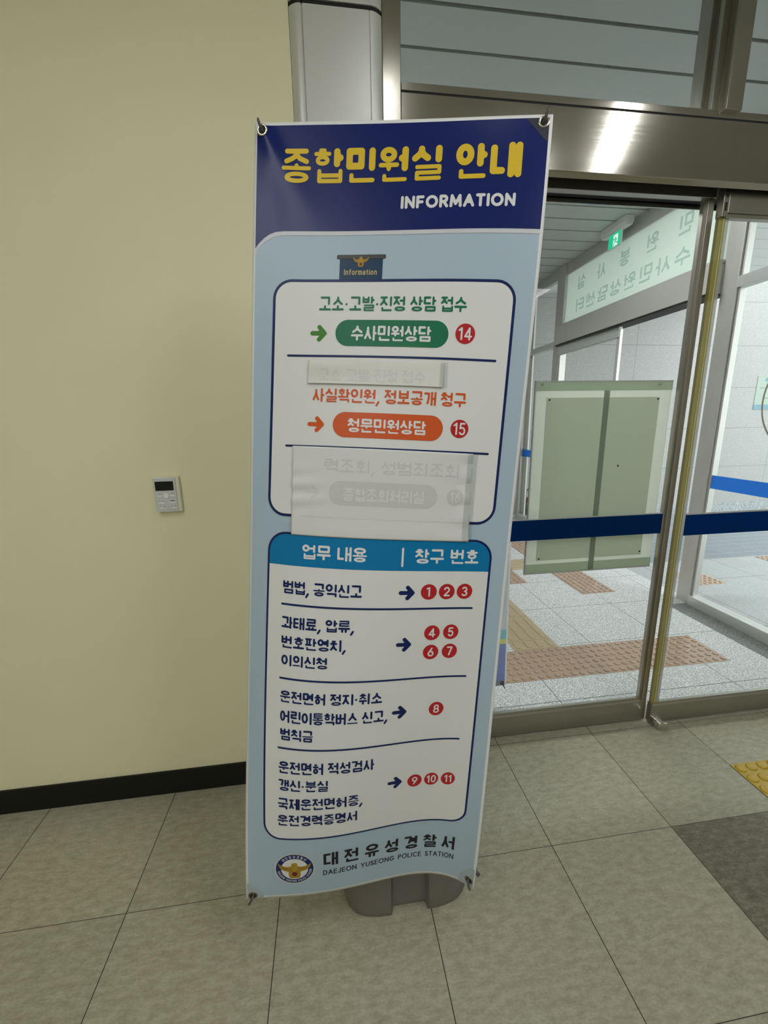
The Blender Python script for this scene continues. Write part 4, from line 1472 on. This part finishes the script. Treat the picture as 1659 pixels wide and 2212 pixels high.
def b2p(s, t):
    v = t / 1800
    return (0.832 - 0.6 + s / 1000 + 0.012 * v - 0.012 + (0.005 if s > 590 else 0), B2Y + 0.012 * sin(pi * v), 1.905 - t / 1000)


def b2quad(mb, s0, s1, t0, t1, off, m):
    n = max(1, int((t1 - t0) / 60))
    for i in range(n):
        ta, tb = t0 + (t1 - t0) * i / n, t0 + (t1 - t0) * (i + 1) / n
        q = [b2p(s0, ta), b2p(s0, tb), b2p(s1, tb), b2p(s1, ta)]
        mb.add([(x_, y_ - off, z_) for x_, y_, z_ in q], [(0, 1, 2, 3)], m)


m = MB()
b2quad(m, 0, 600, 0, 1800, 0, 0)
b2quad(m, 8, 592, 10, 1495, 0.0004, 1)
b2quad(m, 8, 592, 1495, 1545, 0.0006, 2)
b2quad(m, 8, 592, 1545, 1572, 0.0006, 3)
b2quad(m, 8, 592, 1572, 1772, 0.0006, 4)
b2quad(m, 8, 592, 1772, 1800, 0.0006, 5)
m.build('banner_sheet', [film_mat('thin_banner_vinyl', (0.92, 0.92, 0.92), 0.6), film_mat('pale_print', (0.88, 0.90, 0.94), 0.6), film_mat('cyan_print', (0.36, 0.76, 0.86), 0.6),
                         film_mat('lemon_print', (0.88, 0.88, 0.36), 0.6), film_mat('violet_print', (0.36, 0.43, 0.80), 0.6), M['patch']], b2)
p0 = Vector(b2p(583, 1785))
m = MB().tube([p0 + Vector((0.004, 0.02, 0.015)), p0 + Vector((0, 0.004, 0.004)), p0 + Vector((0, -0.008, 0)), p0 + Vector((0.006, -0.012, -0.014)), p0 + Vector((0.012, -0.010, -0.026))], [0.003, 0.003, 0.003, 0.0028, 0.002], 8)
m.build('hook', M['black'], b2, smooth=True)
m = MB()
m.tube([(p0.x + 0.009 * cos(t_ * pi / 8), p0.y - 0.001, p0.z + 0.009 * sin(t_ * pi / 8)) for t_ in range(17)], 0.0018, 8)
m.build('grommet', M['black'], b2, smooth=True)
m = MB().tube([(0.52, 1.80, 0.08), (0.52, 1.79, 1.88)], 0.012, 12)
for sx_, tz_ in ((0.235, 1.89), (0.805, 1.89), (0.235, 0.13), (0.805, 0.13)):
    m.tube([(0.52, 1.79, 1.6 if tz_ > 1 else 0.45), (sx_, 1.765, tz_)], 0.005, 8)
m.build('frame', M['hook'], b2, smooth=True)
m = MB().lathe([(0.16, 0), (0.17, 0.02), (0.16, 0.07), (0.10, 0.09), (0.02, 0.095)], (0.52, 1.81, 0), 32)
m.build('base', M['grey_plastic'], b2, smooth=True)

# fire extinguisher in the far corner
fx, fy = 2.868, 5.50
fe = thing('fire_extinguisher', 'red fire extinguisher with a black hose in the far corner behind the glass', 'fire extinguisher', (fx, fy, 0))
m = MB().lathe([(0.060, 0.0), (0.066, 0.01), (0.066, 0.30), (0.060, 0.34), (0.040, 0.37), (0.022, 0.385), (0.020, 0.41)], (fx, fy, -0.05), 28)
m.build('cylinder', mat('red_enamel', (0.34, 0.02, 0.025), 0.3), fe, smooth=True)
m = MB()
for i in range(12):
    a0, a1 = radians(200 + 12 * i), radians(200 + 12 * (i + 1))
    m.add([(fx + .0672 * cos(a), fy + .0672 * sin(a), z_) for a, z_ in ((a0, .15), (a1, .15), (a1, .24), (a0, .24))], [(0, 1, 2, 3)])
m.build('label_sticker', M['white'], fe, smooth=True)
m = MB().tube([(fx, fy, 0.40), (fx - 0.02, fy, 0.44), (fx - 0.06, fy - 0.01, 0.43), (fx - 0.085, fy - 0.02, 0.36), (fx - 0.085, fy - 0.03, 0.24), (fx - 0.083, fy - 0.03, 0.20)], 0.009, 10)
m.tube([(fx - 0.083, fy - 0.03, 0.205), (fx - 0.083, fy - 0.03, 0.0)], [0.018, 0.024], 12)
m.build('hose', M['black'], fe, smooth=True)
m = MB().box(fx - 0.012, fx + 0.07, fy - 0.010, fy + 0.010, 0.41, 0.425).box(fx - 0.012, fx + 0.08, fy - 0.008, fy + 0.008, 0.438, 0.450)
m.build('lever', M['black'], fe, bevel=0.002)

# notice on the granite wall outside
po = thing('wall_notice', 'pale green notice with blue foot on the granite wall outside', 'notice', (6.9, YG, 1.5))
bbox(6.545, 7.40, YG - 0.006, YG - 0.001, 1.500, 2.000).build('notice_sheet', mat('pale_green_print', (0.30, 0.36, 0.30), 0.4), po)
sbp = mat('steel_blue_print', (0.12, 0.24, 0.29), 0.4)
bbox(6.545, 7.40, YG - 0.0075, YG - 0.0062, 1.500, 1.575).build('blue_foot', sbp, po)
MB().prism(rrect(6.68, 7.25, 1.915, 1.973, 0.028, 6), YG - 0.0075, YG - 0.0062, axis='y').build('title_tab', sbp, po)
bbox(6.60, 6.70, YG - 0.0075, YG - 0.0062, 1.820, 1.826).build('text_line', M['hook'], po)
bbox(6.70, 7.1, YG - 0.0075, YG - 0.0062, 1.668, 1.675).build('text_line', M['hook'], po)

# round logo sticker on the right door leaf
lg = thing('round_sticker', 'round gold outlined logo sticker on the right sliding door, cut by the frame', 'sticker', (1.955, 1.4985, 1.474))
lcx, lcz, lr = 1.955, 1.474, 0.203
m = MB()
for i in range(64):
    a0, a1 = 2 * pi * i / 64, 2 * pi * (i + 1) / 64
    for r0, r1, mi in ((lr - .0075, lr - .0045, 0), (lr - .0045, lr - .0015, 1), (lr - .0015, lr, 0)):
        m.add([(lcx + r * cos(a), 1.4985, lcz + r * sin(a)) for a, r in ((a0, r0), (a1, r0), (a1, r1), (a0, r1))], [(0, 1, 2, 3)], mi)
m.build('ring', [mat('brown_line', (0.10, 0.075, 0.06), 0.4), mat('pale_gold_line', (0.62, 0.55, 0.42), 0.4)], lg)

# added fill panels that brighten the vestibule, hidden from here by the door header
vm = emit_mat('vestibule_fill', (0.95, 0.98, 1.0), 27.0)
for x_, lb in ((0.45, 'added white fill panel in the vestibule behind the banner'), (1.65, 'added white fill panel in the vestibule near the side door')):
    t = thing('ceiling_light', lb, 'ceiling light', (x_, 2.93, VC - 0.03), 'vestibule fill panels')
    f_ = MB().box(-0.42, 0.42, -0.16, 0.16, 0.010, 0.0299).build('frame', M['white_paint'])
    f_.parent = t
    g_ = MB().box(-0.40, 0.40, -0.14, 0.14, 0.0, 0.010).build('diffuser', vm)
    g_.parent = t

# lobby ceiling lights (above and behind the picture, mirrored in the steel header)
lm_dim = emit_mat('lamp_diffuser_dim', (0.97, 0.985, 1.0), LAMP_STRENGTH * 0.3)
lm = emit_mat('lamp_diffuser', (0.97, 0.985, 1.0), LAMP_STRENGTH)
for i, (x_, y_, sx_, sy_, rz, lb) in enumerate(((1.645, 0.45, 0.08, 0.62, 24.6, 'slim white ceiling light mirrored in the steel header'),
                                                (-0.80, -0.35, 0.22, 0.8, 0, 'white ceiling light left of the banner stand'),
                                                (0.36, 0.47, 0.03, 0.44, 6, 'slim white ceiling light above the banner stand'),
                                                (1.20, -0.35, 0.34, 1.0, 0, 'white ceiling light right of the viewer in front of the door'),
                                                (-1.0, -2.4, 0.55, 1.2, 0, 'white ceiling light at the rear left of the lobby'),
                                                (2.62, -2.35, 0.16, 0.8, 0, 'white ceiling light at the rear right of the lobby'))):
    t = thing('ceiling_light', lb, 'ceiling light', (x_, y_, CEIL - 0.04), 'lobby ceiling lights')
    t.rotation_euler.z = radians(rz)
    f_ = MB().box(-sx_ / 2 - .01, sx_ / 2 + .01, -sy_ / 2 - .01, sy_ / 2 + .01, 0.012, 0.0395).build('frame', M['white_paint'])
    f_.parent = t
    g_ = MB().box(-sx_ / 2, sx_ / 2, -sy_ / 2, sy_ / 2, 0.0, 0.012).build('diffuser', lm if x_ < 2 else lm_dim)
    g_.parent = t
